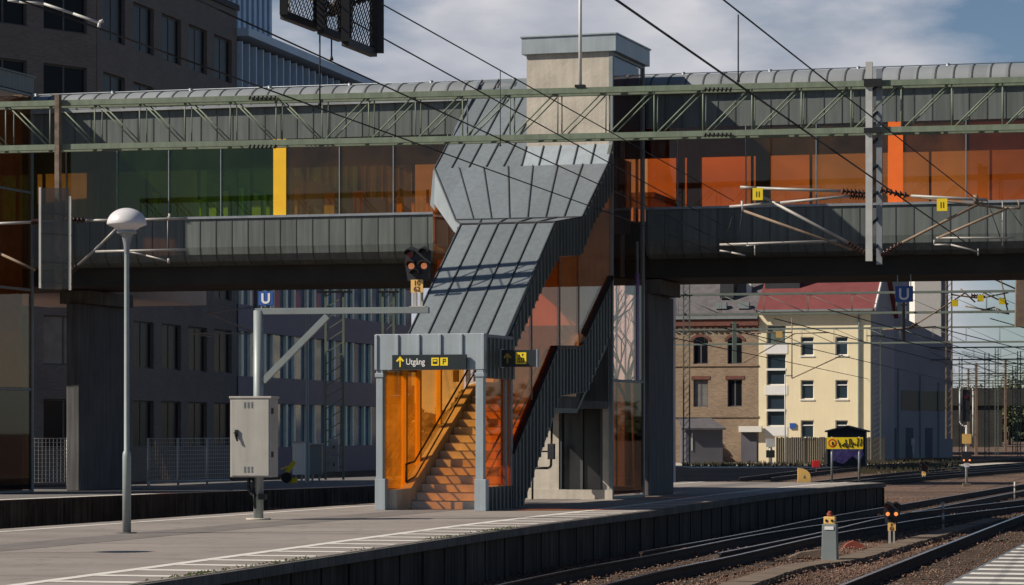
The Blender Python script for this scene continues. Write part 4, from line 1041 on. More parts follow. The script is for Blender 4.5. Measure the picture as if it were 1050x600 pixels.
def signal_head(name, label, fr, u, v, scale, txt, zoff, parent_y=0, rotate=0, lit='orange_lit'):
    """dwarf signal: 2x2 hooded lenses with pointed shield"""
    o = root(name, label, 'signal', fr); s_ = scale
    o.location = fr.w(*[*fr.front(u, v, parent_y)][:1], parent_y, 0); o.location[2] = fr.front(u, v, parent_y)[1]
    m_ = MB()
    pl = [(-.22, .05), (-.17, -.26), (.17, -.26), (.24, -.02), (.26, .27), (.14, .36), (.02, .30), (-.10, .36), (-.20, .30)]
    m_.prism([(x*s_, z*s_) for x, z in pl], 'y', -.03, .0); m_.box(-.17*s_, .2*s_, 0, .14*s_, -.22*s_, .27*s_); m_.build('housing', M['signal_dk'], o)
    lens = [(-.12, .20, 'red_dim'), (.14, .22, 'signal_dk'), (-.10, .0, lit), (.13, .0, lit), (-.02, -.15, 'signal_dk')]
    for x, z, c in lens:
        m_ = MB(); m_.tube((x*s_, -.031, z*s_), (x*s_, -.05, z*s_), .055*s_, n=16); m_.build('lens', M[c], o)
    for x, z, c in lens:
        m_ = MB()
        pts = [(x*s_+.098*s_*cos(radians(a)), z*s_+.098*s_*sin(radians(a))) for a in range(10, 171, 20)]
        pin = [(x*s_+.083*s_*cos(radians(a)), z*s_+.083*s_*sin(radians(a))) for a in range(10, 171, 20)]
        for i in range(len(pts)-1): m_.prism([pts[i], pts[i+1], pin[i+1], pin[i]], 'y', -.20*s_, -.03)
        m_.build('hood', M['black'], o)
    m_ = MB(); m_.box(-.10*s_, .12*s_, -.085, -.07, -.47*s_, -.245*s_); m_.build('number_plate', M['tag_yellow'], o)
    for i, tx in enumerate(txt): text('lettering', tx, .125*s_, M['brick_red'], o, (.01*s_, -.088, (-.345-.105*i)*s_), align='CENTER', bold=.001)
    m_ = MB(); m_.bar((-.05*s_, .03, -.27*s_), (-.05*s_, .03, zoff), .07*s_, .07*s_); m_.bar((.07*s_, .03, -.27*s_), (.07*s_, .03, zoff), .05*s_, .05*s_); m_.box(-.14*s_, .16*s_, -.05, .12, zoff, zoff+.03); m_.build('bracket', M['grey_box'], o)
    return o
sz = CF.front(429, 272, 0)[1]
signal_head('railway_signal', 'dark hooded signal with two glowing lamps standing on the bracket arm over the stairs', CF, 428, 273, .98, ('10', '62'), armz-sz+.001, 0, lit='orange_weak')
GF = Fr(*gnd(915, 562, GZ)[:2], -8)
sz = GF.front(915, 525, 0)[1]
signal_head('railway_signal', 'small dark hooded signal with two orange lamps on the gravel between the tracks', GF, 914, 527, .72, ('R', '82'), GZ-sz, 0)
GF2 = Fr(*gnd(947, 492, GZ)[:2], -8)
sz = GF2.front(947, 480, 0)[1]
signal_head('railway_signal', 'far tiny dark signal beyond the end of the platform', GF2, 947, 479, .85, ('4',), GZ-sz, 0, lit='red_dim')

# grey marker cabinet on gravel
g = gnd(851, 579, GZ); mk = root('track_cabinet', 'narrow grey cabinet with yellow cap and knob standing in the gravel', 'cabinet', loc=g); mk.rotation_euler = (0, 0, radians(-14))
m_ = MB(); m_.prism([(-.14, 0), (.14, 0), (.125, .72), (-.125, .72)], 'y', -.11, .13); m_.build('body', M['grey_mid'], mk, .01)
m_ = MB(); m_.box(-.10, .10, -.09, .09, .72, .85); m_.build('cap', M['tag_yellow'], mk, .01)
m_ = MB(); m_.tube((0, 0, .85), (0, 0, .90), .045, .06, 10); m_.tube((0, 0, .90), (0, 0, .95), .06, .02, 10); m_.build('knob', M['rust_red'], mk)
m_ = MB(); m_.box(-.08, .08, -.122, -.112, .62, .68); m_.build('label_plate', M['white'], mk)
m_ = MB(); m_.tube((-.05, -.091, .78), (-.05, -.1, .78), .025, n=10); m_.tube((.05, -.091, .78), (.05, -.1, .78), .025, n=10); m_.build('eyelet', M['black'], mk)
# white marker posts
for u, v, v1, lb in ((967, 547, 515, 'thin weathered marker post between the tracks right of the small signal'), (1040.5, 513, 494, 'thin marker post by the far track near the right edge')):
    g = gnd(u, v, GZ); kk = g[1]/FPX; m_ = MB(); hh = (v-v1)*kk; m_.tube((0, 0, 0), (0, 0, hh), .03, n=8); m_.m = 1; m_.tube((0, 0, hh*.3), (0, 0, hh*.45), .034, n=8); m_.tube((0, 0, hh*.65), (0, 0, hh*.8), .034, n=8)
    o = m_.build('marker_post', [M['steel_lt'], M['rusty']]); o.location = g; tag(o, lb, 'marker post', 'marker posts by the tracks')

# yellow sign on two posts at the platform end
a = gnd(853, 493.5); YF = Fr(a[0], a[1], -6)
ys = root('warning_sign', 'yellow board scrawled with black graffiti on two posts at the platform end', 'sign', YF)
q0, q1 = YF.front(847.5, 448.5, -.05), YF.front(885, 460.5, -.05)
for u in (853, 881):
    x = YF.front(u, 460, 0)[0]; m_ = MB(); m_.tube((x, 0, 0), (x, 0, q0[1]+.02), .035, n=8); m_.build('post', M['steel'], ys)
m_ = MB(); m_.box(q0[0], q1[0], -.065, -.04, q1[1], q0[1]); m_.build('board', M['yellow'], ys)
m_ = MB(); m_.tube((q0[0]+.18, -.067, (q0[1]+q1[1])/2), (q0[0]+.18, -.071, (q0[1]+q1[1])/2), .13, n=20); m_.m = 1; m_.tube((q0[0]+.18, -.072, (q0[1]+q1[1])/2), (q0[0]+.18, -.074, (q0[1]+q1[1])/2), .085, n=20)
m_.m = 2; m_.tube((q0[0]+.18, -.075, (q0[1]+q1[1])/2-.05), (q0[0]+.18, -.075, (q0[1]+q1[1])/2+.05), .022, n=8); m_.build('prohibition_disc', [M['red'], M['yellow'], M['black']], ys)
random.seed(3); m_ = MB(); x = q0[0]+.38; zc = (q0[1]+q1[1])/2
while x < q1[0]-.12:
    pts = [(x+random.uniform(-.05, .09), -.072, zc+random.uniform(-.15, .16)) for _ in range(4)]; m_.path(pts, .014, 5); x += .085
m_.build('graffiti', M['black'], ys)

# yellow rounded marker at platform end
g = gnd(814, 492.5); m_ = MB(); pf = [(-.19, 0), (.19, 0), (.19, .17)]+[(-.19+.38*cos(a*pi/2/6), .17+.26*sin(a*pi/2/6)) for a in range(1, 7)]
m_.prism(pf, 'y', -.06, .06); m_.m = 1; m_.prism([(-.03, .12), (.05, .12), (.01, .22)], 'y', -.064, -.0605)
o = m_.build('end_marker', [M['tag_yellow'], M['rusty']]); o.location = (g[0], 85.3, 0); tag(o, 'small ochre quarter round board standing at the end of the platform', 'marker board')

# signal mast with hoop (right)
g = gnd(991, 499, GZ); hk = g[1]/FPX; hm = root('hoop_signal', 'slim signal post with a white hoop frame and orange plates near the right edge', 'signal', loc=g)
H_ = lambda v: (499-v)*hk
m_ = MB(); m_.tube((0, 0, .12), (0, 0, H_(436)), .05, n=8); m_.build('post', M['steel_lt'], hm)
m_ = MB(); m_.box(-.16, .16, -.12, .12, 0, .14); m_.build('base', M['trough'], hm)
m_ = MB(); w_ = 6.8*hk; zc1, zc0 = H_(401), H_(432)
pts = [(w_*cos(a*pi/8), 0, zc1+w_*sin(a*pi/8)) for a in range(0, 9)]+[(-w_*cos(a*pi/8), 0, zc0-w_*.8*sin(a*pi/8)) for a in range(0, 5)]
m_.path(pts, .032, 6); m_.path([(w_, 0, zc1), (w_, 0, H_(460))], .032, 6); m_.build('hoop', M['steel_lt'], hm)
m_ = MB(); m_.box(-w_*.55, w_*.55, .03, .10, zc0-.02, zc1+.05); m_.build('back_plate', M['signal_dk'], hm)
m_ = MB(); m_.tube((.0, .03, H_(407)), (0, .0, H_(407)), .09, n=12); m_.build('lens', mat('red_lens', (.06, .006, .012), .4, emit=(.8, .02, .1, .004)), hm)
m_ = MB(); m_.box(-.19, .19, -.08, -.05, H_(455), H_(445)); m_.build('number_plate', M['tag_yellow'], hm)
m_ = MB(); m_.prism([(-.17, H_(474)), (.17, H_(474)), (.22, H_(463)), (-.22, H_(463))], 'y', -.08, .08); m_.build('lower_signal', M['signal_dk'], hm)
for x in (-.12, .12):
    m_ = MB(); m_.tube((x, -.081, H_(472)), (x, -.10, H_(472)), .04, n=8); m_.build('lens', M['orange_lit'], hm)
m_ = MB(); m_.box(-.11, .11, -.08, -.06, H_(479), H_(475)); m_.build('white_plate', M['white'], hm)

# U signs under the bridge
def usign(fr, u0, v0, u1, v1, y, label, hang):
    o = root('letter_sign', label, 'sign', fr, group='blue signs with a white U')
    a, b = fr.front(u0, v0, y), fr.front(u1, v1, y); m_ = MB(); m_.box(a[0], b[0], y, y+.05, b[1], a[1]); m_.build('board', M['blue_sign'], o, .004)
    sz_ = (a[1]-b[1]); text('lettering', 'U', sz_*1.0, M['white'], o, ((a[0]+b[0])/2, y-.003, b[1]+sz_*.15), align='CENTER', bold=.008)
    m_ = MB()
    for x in (a[0]+.05, b[0]-.05): m_.bar((x, y+.02, a[1]) if hang > 0 else (x, y+.02, b[1]), (x, y+.02, a[1]+hang if hang > 0 else b[1]+hang), .02, .02)
    m_.build('hanger', M['steel'], o)
usign(SF, 918, 293.5, 936, 309.5, 13.5, 'blue sign with white U hanging below the bridge on the right', .6)
usign(CF, 265, 299, 280, 313, .3, 'blue sign with white U above the cabinet post on the left', -.12)

# ================================================================= BACKGROUND, RIGHT SIDE
PR = random.Random(4)
def facade(o, x0, x1, z0, z1, rects, y, m, pane, frame, depth=.25, tr=1, name='wall', sillm=None, mull=True, thick=.25):
    xs = sorted({x0, x1, *[r[0] for r in rects], *[r[1] for r in rects]}); zs = sorted({z0, z1, *[r[2] for r in rects], *[r[3] for r in rects]})
    def hole(cx, cz): return any(r[0] < cx < r[1] and r[2] < cz < r[3] for r in rects)
    m_ = MB()
    for i in range(len(xs)-1):
        j = 0
        while j < len(zs)-1:
            cx = (xs[i]+xs[i+1])/2
            if hole(cx, (zs[j]+zs[j+1])/2): j += 1; continue
            k = j
            while k+1 < len(zs)-1 and not hole(cx, (zs[k+1]+zs[k+2])/2): k += 1
            m_.add([(xs[i], y, zs[j]), (xs[i+1], y, zs[j]), (xs[i+1], y, zs[k+1]), (xs[i], y, zs[k+1])], [(0, 1, 2, 3)]); j = k+1
    for (a, b, c, d) in rects:
        m_.add([(a,y,c),(b,y,c),(b,y,d),(a,y,d),(a,y+thick,c),(b,y+thick,c),(b,y+thick,d),(a,y+thick,d)], [(0,4,5,1),(1,5,6,2),(2,6,7,3),(3,7,4,0)])
    m_.build(name, m, o)
    for (a, b, c, d) in rects:
        f = MB(); t = .07; yy = y+thick-.1
        f.box(a, a+t, yy, yy+.06, c, d); f.box(b-t, b, yy, yy+.06, c, d); f.box(a+t, b-t, yy, yy+.06, c, c+t); f.box(a+t, b-t, yy, yy+.06, d-t, d)
        if mull: f.box((a+b)/2-.05, (a+b)/2+.05, yy, yy+.06, c+t, d-t)
        fo = f.build('window', frame, o)
        p_ = MB(); p_.box(a+t, b-t, yy+.02, yy+.04, c+t, d-t); p_.build('pane', (M['pane_reflection'] if pane is M['pane_dark'] else M['curtain']) if PR.random() < .13 else pane, fo)
def body(o, x0, x1, y0, y1, z0, z1, m, name='rear_walls'):
    m_ = MB(); m_.box(x0, x1, y0, y1, z0, z1); return m_.build(name, m, o)

# old brick house
HF = Fr(13.0, 205, -15)
def Hx(u): return HF.front(u, 400, 0)[0]
def Hz(v): return EYE+(HOR-v)*204/FPX
bo = root('brick_house', 'old pale brick house with arched windows and a slate roof', 'house', HF)
bx0, bx1 = Hx(690), Hx(777.5)
rects = []
for ua, ub in ((711, 726), (746, 761), (681, 696)):
    if ua < 700: continue
    rects.append((Hx(ua), Hx(ub), Hz(373), Hz(349))); rects.append((Hx(ua), Hx(ub), Hz(417), Hz(389)))
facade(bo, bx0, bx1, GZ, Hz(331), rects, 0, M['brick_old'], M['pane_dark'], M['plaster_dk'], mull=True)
body(bo, bx0, bx1, .3, 12, GZ, Hz(331), M['brick_old'])
m_ = MB(); m_.box(bx0-.2, bx1+.05, -.30, .2, Hz(334), Hz(326)); x = bx0
while x < bx1-.3: m_.box(x, x+.22, -.22, 0, Hz(338), Hz(334)-.003); x += .45
m_.build('cornice', M['brick_red'], bo)
for (a, b, c, d) in rects:
    top = d; m_ = MB(); cx = (a+b)/2; rr = (b-a)/2; arch = c > 4.5 if False else (d > 6)
    if arch:
        out_ = [(cx+(rr+.22)*cos(pi*i/10), top-.02+(rr*.55+.2)*sin(pi*i/10)) for i in range(11)]; inn = [(cx+rr*cos(pi*i/10), top-.02+(rr*.55)*sin(pi*i/10)) for i in range(11)]
        for i in range(10): m_.prism([out_[i], out_[i+1], inn[i+1], inn[i]], 'y', -.05, -.002)
        m_.m = 1; m_.prism(inn, 'y', -.03, -.003)
    else: m_.box(a-.15, b+.15, -.04, -.002, top, top+.25)
    m_.build('window_arch', [M['brick_red'], M['pane_dark']], bo)
m_ = MB(); m_.box(bx0, bx1, -.08, -.002, Hz(375.5), Hz(374)); m_.box(bx0, bx1, -.08, -.002, Hz(428), Hz(426)); m_.build('string_course', M['brick_old'], bo)
m_ = MB(); zz = Hz(326); m_.slab([(bx0-.2, -.3, zz), (bx1, -.3, zz), (bx1, 5.5, zz+4.0), (bx0-.2, 5.5, zz+4.0)], .15); m_.slab([(bx1, 12, zz), (bx0-.2, 12, zz), (bx0-.2, 5.5, zz+4.0), (bx1, 5.5, zz+4.0)], .15); m_.build('roof', M['slate'], bo)
m_ = MB(); m_.box(bx0-.2, bx1, -.42, -.3, zz-.08, zz+.06); m_.build('gutter', M['grey_mid'], bo)
for u in (738, 761):
    x = Hx(u); m_ = MB(); m_.box(x-.4, x+.4, .5, .9, zz+.7, zz+1.15); o = m_.build('skylight', M['grey_mid'], bo); m_.slab
m_ = MB(); x = Hx(741); m_.box(x-.5, x+.5, 1.6, 4.5, zz+1.5, zz+3.4); m_.build('dormer', M['dark_box'], bo)
m_ = MB(); x = Hx(761.5); m_.box(x-.18, x+.18, 2.5, 2.9, zz+1.8, zz+4.6); m_.build('chimney', M['plaster_white'], bo)
m_ = MB(); a, b = Hx(760), Hx(776); m_.box(a, b, -.06, .02, GZ, Hz(442)); m_.build('gate', M['plaster_dk'], bo)
m_ = MB(); m_.box(a-.1, Hx(782), -.5, -.1, Hz(443), Hz(437)); m_.build('canopy', M['plaster_white'], bo)

# yellow house
yo = root('yellow_house', 'pale yellow rendered house with a red roof beside the brick house', 'house', HF)
x0, x1 = Hx(777.8), Hx(893)
rects = [(Hx(786), Hx(806), Hz(353), Hz(333.5)), (Hx(786), Hx(806), Hz(395), Hz(363)), (Hx(786), Hx(806), Hz(437), Hz(404.5))]
for ua, ub in ((821, 834.5), (856.5, 869.5)): rects += [(Hx(ua), Hx(ub), Hz(v1_), Hz(v0_)) for v0_, v1_ in ((346, 365), (390, 409.5), (431, 449))]
facade(yo, x0, x1, GZ, Hz(319), rects, 0, M['plaster_yellow'], M['pane_blue'], M['white'], mull=False)
for r in rects[1:3]: m_ = MB(); m_.box(r[0], r[1], -.03, .14, (r[2]+r[3])/2-.08, (r[2]+r[3])/2+.08); m_.build('window_rail', M['white'], yo)
for r in rects[:3]: m_ = MB(); m_.box(r[0]-.12, r[1]+.12, -.03, -.002, r[2]-.7, r[2]-.02); m_.build('window_apron', M['white'], yo)
for r in rects[3:]: m_ = MB(); m_.box(r[0]-.05, r[1]+.05, -.06, -.002, r[2]-.10, r[2]-.02); m_.build('window_sill', M['white'], yo); m_ = MB(); m_.box(r[0]+.07, r[1]-.07, .11, .14, r[3]-.4, r[3]-.33); m_.build('window_rail', M['white'], yo)
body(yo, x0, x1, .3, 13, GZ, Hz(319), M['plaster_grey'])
zz = Hz(319)
m_ = MB(); m_.slab([(x0-.1, -.5, zz), (x1+.3, -.5, zz), (x1+.3, 6.5, zz+4.4), (x0-.1, 6.5, zz+4.4)], .15); m_.slab([(x1+.3, 13.2, zz), (x0-.1, 13.2, zz), (x0-.1, 6.5, zz+4.4), (x1+.3, 6.5, zz+4.4)], .15); m_.build('roof', M['red_tile'], yo)
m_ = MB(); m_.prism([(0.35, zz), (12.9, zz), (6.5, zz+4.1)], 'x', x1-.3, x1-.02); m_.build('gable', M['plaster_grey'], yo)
m_ = MB(); m_.bar((x1+.36, -.5, zz+.02), (x1+.36, 6.5, zz+4.43), .1, .28); m_.build('barge_board', M['white'], yo)
m_ = MB(); m_.box(x0, x1+.2, -.64, -.5, zz-.1, zz+.05); m_.box(Hx(880), Hx(881.5), -.16, -.03, GZ, zz); m_.build('gutter', M['grey_mid'], yo)
m_ = MB(); m_.box(Hx(779), Hx(815), 2.2, 6.0, zz+1.45, zz+6.0); m_.build('roof_box', M['dark_box'], yo)
m_ = MB(); m_.box(Hx(810), Hx(816), -.1, -.02, Hz(439.5), Hz(434)); m_.build('house_plate', M['blue_sign'], yo)

# blue-grey block and white gable behind
g1_ = Fr(HF.front(896, 400, 6)[0], 212, 0)
g1_ = Fr(*HF.w(HF.front(897, 400, 12)[0], 13.5)[:2], 0)
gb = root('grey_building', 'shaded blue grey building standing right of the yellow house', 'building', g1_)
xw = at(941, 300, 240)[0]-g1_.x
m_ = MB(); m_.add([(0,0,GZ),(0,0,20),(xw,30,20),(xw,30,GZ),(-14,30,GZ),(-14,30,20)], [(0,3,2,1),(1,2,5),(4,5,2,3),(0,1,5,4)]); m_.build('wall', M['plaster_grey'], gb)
m_ = MB()
dxy = Vector((xw, 30, 0)).normalized(); nr = Vector((dxy.y, -dxy.x, 0))
for t in (.18, .5, .8):
    for zz_ in (3.2, 7.0, 10.8, 14.6):
        p = Vector((0, 0, 0)).lerp(Vector((xw, 30, 0)), t)+nr*.03; q = p+dxy*2.4
        m_.add([(p.x, p.y, zz_), (q.x, q.y, zz_), (q.x, q.y, zz_+1.6), (p.x, p.y, zz_+1.6)], [(0, 1, 2, 3)])
m_.build('window', M['pane_dark'], gb)
wf = Fr(at(938, 300, 262)[0], 262, 0); wb = root('white_building', 'tall building with a bright white end wall behind the shaded grey block', 'building', wf)
m_ = MB(); m_.box(0, at(965, 300, 262)[0]-wf.x, 0, 12, GZ, 22); m_.build('wall', M['plaster_white'], wb)
m_ = MB(); m_.box(at(965, 300, 262)[0]-wf.x+.02, at(973, 300, 262)[0]-wf.x, .4, 30, GZ, 21.5); m_.build('wing', M['plaster_grey'], wb)
lf = Fr(at(900, 400, 225)[0], 225, 0); lb_ = root('grey_shed', 'long low dark shed with a sloping roof below the white end wall', 'shed', lf)
xe = at(975, 400, 240)[0]-lf.x; xm = at(940, 400, 240)[0]-lf.x
zt0 = at(0, 312, 225)[2]; zt1 = at(0, 350, 235)[2]
m_ = MB(); m_.add([(0,0,GZ),(xe,14,GZ),(xe,14,zt1),(0,0,zt0),(0,20,GZ),(xe,20,GZ),(xe,20,zt1),(0,20,zt0)], [(0,1,2,3),(7,6,5,4),(3,2,6,7),(0,3,7,4),(1,5,6,2)]); m_.build('wall', M['plaster_grey'], lb_)
for t_, wd_, zt_ in ((.08, .12, 7.0), (.26, .12, 6.5), (.55, .12, 6.0), (.80, .12, 5.5)): m_ = MB(); m_.bar((xe*t_, 14*t_-.08, GZ), (xe*t_, 14*t_-.08, zt_), wd_, wd_); m_.build('downpipe', M['grey_mid'], lb_)
for t_ in (.14, .36, .62): m_ = MB(); m_.slab([(xe*t_, 14*t_-.03, GZ), (xe*(t_+.10), 14*(t_+.10)-.03, GZ), (xe*(t_+.10), 14*(t_+.10)-.03, 1.7), (xe*t_, 14*t_-.03, 1.7)], .02); m_.build('door', M['plaster_dk'], lb_)
m_ = MB(); za, zb2 = at(0, 408, 228)[2], at(0, 400, 228)[2]
m_.add([(.3*xe, .3*14-.05, za-1), (.97*xe, .97*14-.05, za-1), (.97*xe, .97*14-.05, zb2), (.3*xe, .3*14-.05, zb2)], [(0, 1, 2, 3)]); m_.build('window_band', M['pane_dark'], lb_)

# pinkish pale building seen through the lift tower
pf_ = Fr(at(440, 300, 121)[0], 121, -15)
pk = root('pale_building', 'pale pinkish building seen through the glass behind the lift tower', 'building', pf_)
xr = pf_.front(668, 300, 0)[0]; xl_ = pf_.front(505, 300, 0)[0]
m_ = MB(); m_.box(xl_, xr, 0, 5, GZ, 11.3); x = xl_
while x < xr: m_.box(x, x+.06, -.04, 0, GZ, 11.2); x += .38
m_.build('wall', M['plaster_pink'], pk)
m_ = MB(); m_.box(xl_-.2, xr+.2, -.3, 5.2, 11.3, 11.5); m_.build('roof', M['slate'], pk)
# bare trees
def bare_tree(loc, h, seed, label, grp=None):
    random.seed(seed); o = root('bare_tree', label, 'tree', loc=loc, group=grp)
    tr = MB(); br = MB()
    tr.tube((0, 0, 0), (0, 0, h*.3), .16, .12, 8)
    def grow(p, d, l_, r, n):
        q = p+d*l_; (tr if n > 4 else br).tube(p, q, r, r*.7, 5, cap=False)
        if n == 0: return
        for _ in range(2 if n < 5 else 3):
            nd = (d+Vector((random.uniform(-.7, .7), random.uniform(-.7, .7), random.uniform(-.2, .5)))).normalized(); grow(q, nd, l_*random.uniform(.66, .85), r*.65, n-1)
    grow(Vector((0, 0, h*.3)), Vector((0, 0, 1)), h*.2, .12, 6)
    tr.build('trunk', M['bark'], o); br.build('twigs', M['bark'], o); return o
bare_tree(at(592, 440, 100)[:2]+(GZ,), 8.5, 4, 'bare tree seen through the orange stair glass', 'bare trees before the pale building')
bare_tree(at(645, 440, 104)[:2]+(GZ,), 6.5, 9, 'bare tree seen through the clear lift tower glass', 'bare trees before the pale building')

# far treeline closing the view
random.seed(99); m_ = MB()
for _ in range(16000):
    x = random.uniform(-260, 330); hh = 6.5+2.2*sin(x*.11)+1.6*sin(x*.31+1)+1.0*sin(x*.83); y = 560+random.uniform(-8, 8)-x*.25; z = random.uniform(-.8, hh)
    a = Vector((random.uniform(-1, 1), random.uniform(-1, 1), random.uniform(-1, 1))).normalized()*1.0; b = a.orthogonal().normalized()*.8; p = Vector((x, y, z))
    m_.add([p-a, p+b, p+a, p-b], [(0, 1, 2, 3)])
kind(m_.build('treeline', M['leaf']), 'stuff')
# small far things on the right
def shrub(loc, r, h, m, label, seed, name='shrub', n=900, cat='bush', grp=None):
    random.seed(seed); m_ = MB()
    for _ in range(n):
        a, e, q = random.uniform(0, 2*pi), random.uniform(0, 1), random.random()**.4
        p = Vector((cos(a)*r*q*(1-.4*e), sin(a)*r*q*(1-.4*e), h*e*(.7+.3*random.random())))
        d = Vector((random.uniform(-1, 1), random.uniform(-1, 1), random.uniform(-1, 1))).normalized()*r*.11; d2 = d.orthogonal().normalized()*r*.07
        m_.add([p-d, p+d2, p+d, p-d2], [(0, 1, 2, 3)])
    for _ in range(8): m_.tube((0, 0, 0), (random.uniform(-.6, .6)*r, random.uniform(-.6, .6)*r, h*.8), .03, .01, 5)
    o = m_.build(name, m); o.location = loc; return tag(o, label, cat, grp)
shrub(gnd(722, 474, GZ), 1.5, 2.1, M['shrub'], 'dark leafless bush in front of the brick house', 1)
shrub(at(858, 440, 196)[:2]+(GZ,), 1.1, 1.2, M['leaf_lt'], 'small green bush beside the graffiti covered hut', 2)
# little kiosk with graffiti
kf = Fr(*gnd(850, 479, GZ)[:2], -10); KY = kf.y/FPX
kx = root('hut', 'small dark gabled hut sprayed with pink and purple graffiti', 'hut', kf)
w_ = 37*KY
m_ = MB(); m_.prism([(-.1, GZ), (w_, GZ), (w_, GZ+36*KY), (w_/2, GZ+41*KY), (-.1, GZ+36*KY)], 'y', 0, 2.0); m_.build('wall', M['dark_box'], kx)
m_ = MB(); m_.bar((-.25, 1, GZ+36.5*KY), (w_/2, 1, GZ+42*KY), 2.4, .1); m_.bar((w_/2, 1, GZ+42*KY), (w_+.2, 1, GZ+36.5*KY), 2.4, .1); m_.build('roof', M['slate'], kx)
m_ = MB(); m_.prism([(.1, GZ+.45), (.9, GZ+.2), (1.5, GZ+.7), (1.9, GZ+.35), (w_-.1, GZ+.8), (w_-.3, GZ+1.5), (1.4, GZ+1.75), (.8, GZ+1.5), (.15, GZ+1.7)], 'y', -.012, -.002); m_.build('graffiti', M['purple'], kx)
# low dark annex next to the brick house
af = Fr(*at(703, 440, 190)[:2], 0); ax = root('shed', 'low dark shed with sloping roof leaning toward the brick house gate', 'shed', af); AY = 190/FPX
m_ = MB(); m_.box(0, 38*AY, 0, 6, GZ, EYE+2*AY); m_.build('wall', M['plaster_dk'], ax)
m_ = MB(); m_.slab([(-.3, -.4, EYE+1*AY), (41*AY, -.4, EYE+1*AY), (30*AY, 4, EYE+12*AY), (-.3, 4, EYE+12*AY)], .12); m_.build('roof', M['slate'], ax)
m_ = MB(); m_.box(.4, 7*AY, -.05, -.01, EYE-22*AY, EYE-4*AY); m_.build('poster', M['plaster_white'], ax)
# plank fence
ff = Fr(*at(796, 440, 192)[:2], 0); FY = 192/FPX; fo = root('board_fence', 'weathered grey board fence in front of the yellow house', 'fence', ff)
m_ = MB(); x = 0; random.seed(8)
while x < 110*FY: m_.box(x, x+.13, 0, .03, GZ+.05, EYE-(8+random.uniform(0, 1))*FY); x += .145
m_.build('boards', M['wood_grey'], fo)
m_ = MB(); x = 0
while x < 112*FY: m_.box(x, x+.1, .035, .12, GZ, EYE-9*FY); x += 2.0
m_.build('post', M['wood_grey'], fo)
# red lamp, white signal box, grey posts
def simple_post(loc, h, r, label, head=None, mt='steel', name='post', cat='post'):
    o = root(name, label, cat, loc=loc); m_ = MB(); m_.tube((0, 0, 0), (0, 0, h), r, n=8); m_.build('shaft', M[mt], o)
    if head:
        for (x0_, x1_, z0_, z1_, mm, nm) in head: m_ = MB(); m_.box(x0_, x1_, -.12, .1, z0_, z1_); m_.build(nm, M[mm], o, .01)
    return o
g = gnd(837, 486, GZ); simple_post(g, .55, .03, 'short post with a red disc beside the tracks', [(-.2, .2, .35, .72, 'red', 'disc')], name='marker_post', cat='marker post')
g = gnd(790, 477, GZ); simple_post(g, 1.3, .12, 'stubby white and black trackside box in front of the yellow house', [(-.28, .28, .5, 1.0, 'black', 'box'), (-.3, .3, 1.2, 1.75, 'steel_lt', 'top_box')], name='trackside_box', cat='signal box')
g = gnd(805, 477, GZ); simple_post(g, (477-376)*g[1]/FPX*.92, .045, 'slim pale lamp pole with curved tip before the yellow house', [(0, .5, (477-384)*g[1]/FPX*.98, (477-384)*g[1]/FPX*.98+.08, 'steel_lt', 'lamp_head')], 'steel_lt', 'street_lamp', 'lamp')
g = gnd(936, 473, GZ); simple_post(g, 1.4, .08, 'short white trackside post before the dark shed', [(-.12, .12, 1.2, 1.7, 'steel_lt', 'cap')], 'steel_lt', 'marker_post', 'marker post')

# further catenary portals
dirs = [(140, 6, 20), (186, 10, 30), (232, 20, 45), (285, 34, 62), (340, 52, 85)]
pf2 = {}
for i, (Y, xc, _) in enumerate([(140, 17, 0), (187, 30, 0), (233, 40, 0), (290, 58, 0), (350, 78, 0)]):
    f = Fr(xc, Y, -14-2*i if i < 3 else -20)
    lbl = ['nearest of the faded green lattice beams beyond the footbridge', 'second faded lattice beam beyond the footbridge, crossing the upper windows of the yellow house',
           'third faded lattice beam beyond the footbridge', 'fourth and thin lattice beam near the far road bridge', 'farthest thin lattice beam over the distant tracks'][i]
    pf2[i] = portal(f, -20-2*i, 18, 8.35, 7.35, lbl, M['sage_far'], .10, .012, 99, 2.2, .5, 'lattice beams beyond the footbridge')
# masts / drop posts standing out at the right
def mast(u, v0, v1, Y, wd, label, mt, grp=None, lattice=False):
    p = at(u, v1, Y); h = (v1-v0)/FPX*Y; o = root('catenary_mast', label, 'mast', loc=p, group=grp); m_ = MB()
    if lattice:
        for x in (-wd/2, wd/2): m_.bar((x, 0, 0), (x, 0, h), .07, .07)
        z = .1
        while z < h-.4: m_.bar((-wd/2, 0, z), (wd/2, 0, z+.35), .03, .03); z += .35
    else: m_.prism([(-wd/2, 0), (wd/2, 0), (wd/2*.8, h), (-wd/2*.8, h)], 'y', -.1, .1)
    m_.build('shaft', M[mt], o)
    
    for hh_ in (.93, .55): m_ = MB(); m_.bar((-wd, -.05, h*hh_), (wd, -.05, h*hh_), .05, .06); m_.build('crossbar', M['black'], o); return o
mast(1047, 260, 335, 98, .42, 'dark drop post hanging under the bridge at the right edge', 'arm_brown')
mast(973, 288, 450, 141, .28, 'slim brown catenary mast against the sky right of the white end wall', 'arm_brown', None, True)
mast(898, 335, 471, 186, .62, 'pale green lattice mast in front of the yellow house corner', 'sage_far', None, True)
mast(926.5, 310, 350, 139, .16, 'dark drop post below the right blue sign', 'black')
mast(753, 330, 372, 139, .22, 'thin drop post in front of the brick house', 'sage_far')
mast(704, 290, 475, 142, .30, 'dark mast beside the left corner of the brick house', 'sage_far', None, True)
mast(343, 285, 492, 88, .55, 'green lattice mast in front of the navy glass building', 'sage', None, True)
mast(398, 285, 492, 90, .35, 'second green lattice mast, half hidden by the stair entrance', 'sage', None, True)
mast(1012, 362, 470, 236, .35, 'thin far mast left of the distant green opening', 'sage_far', None, True)
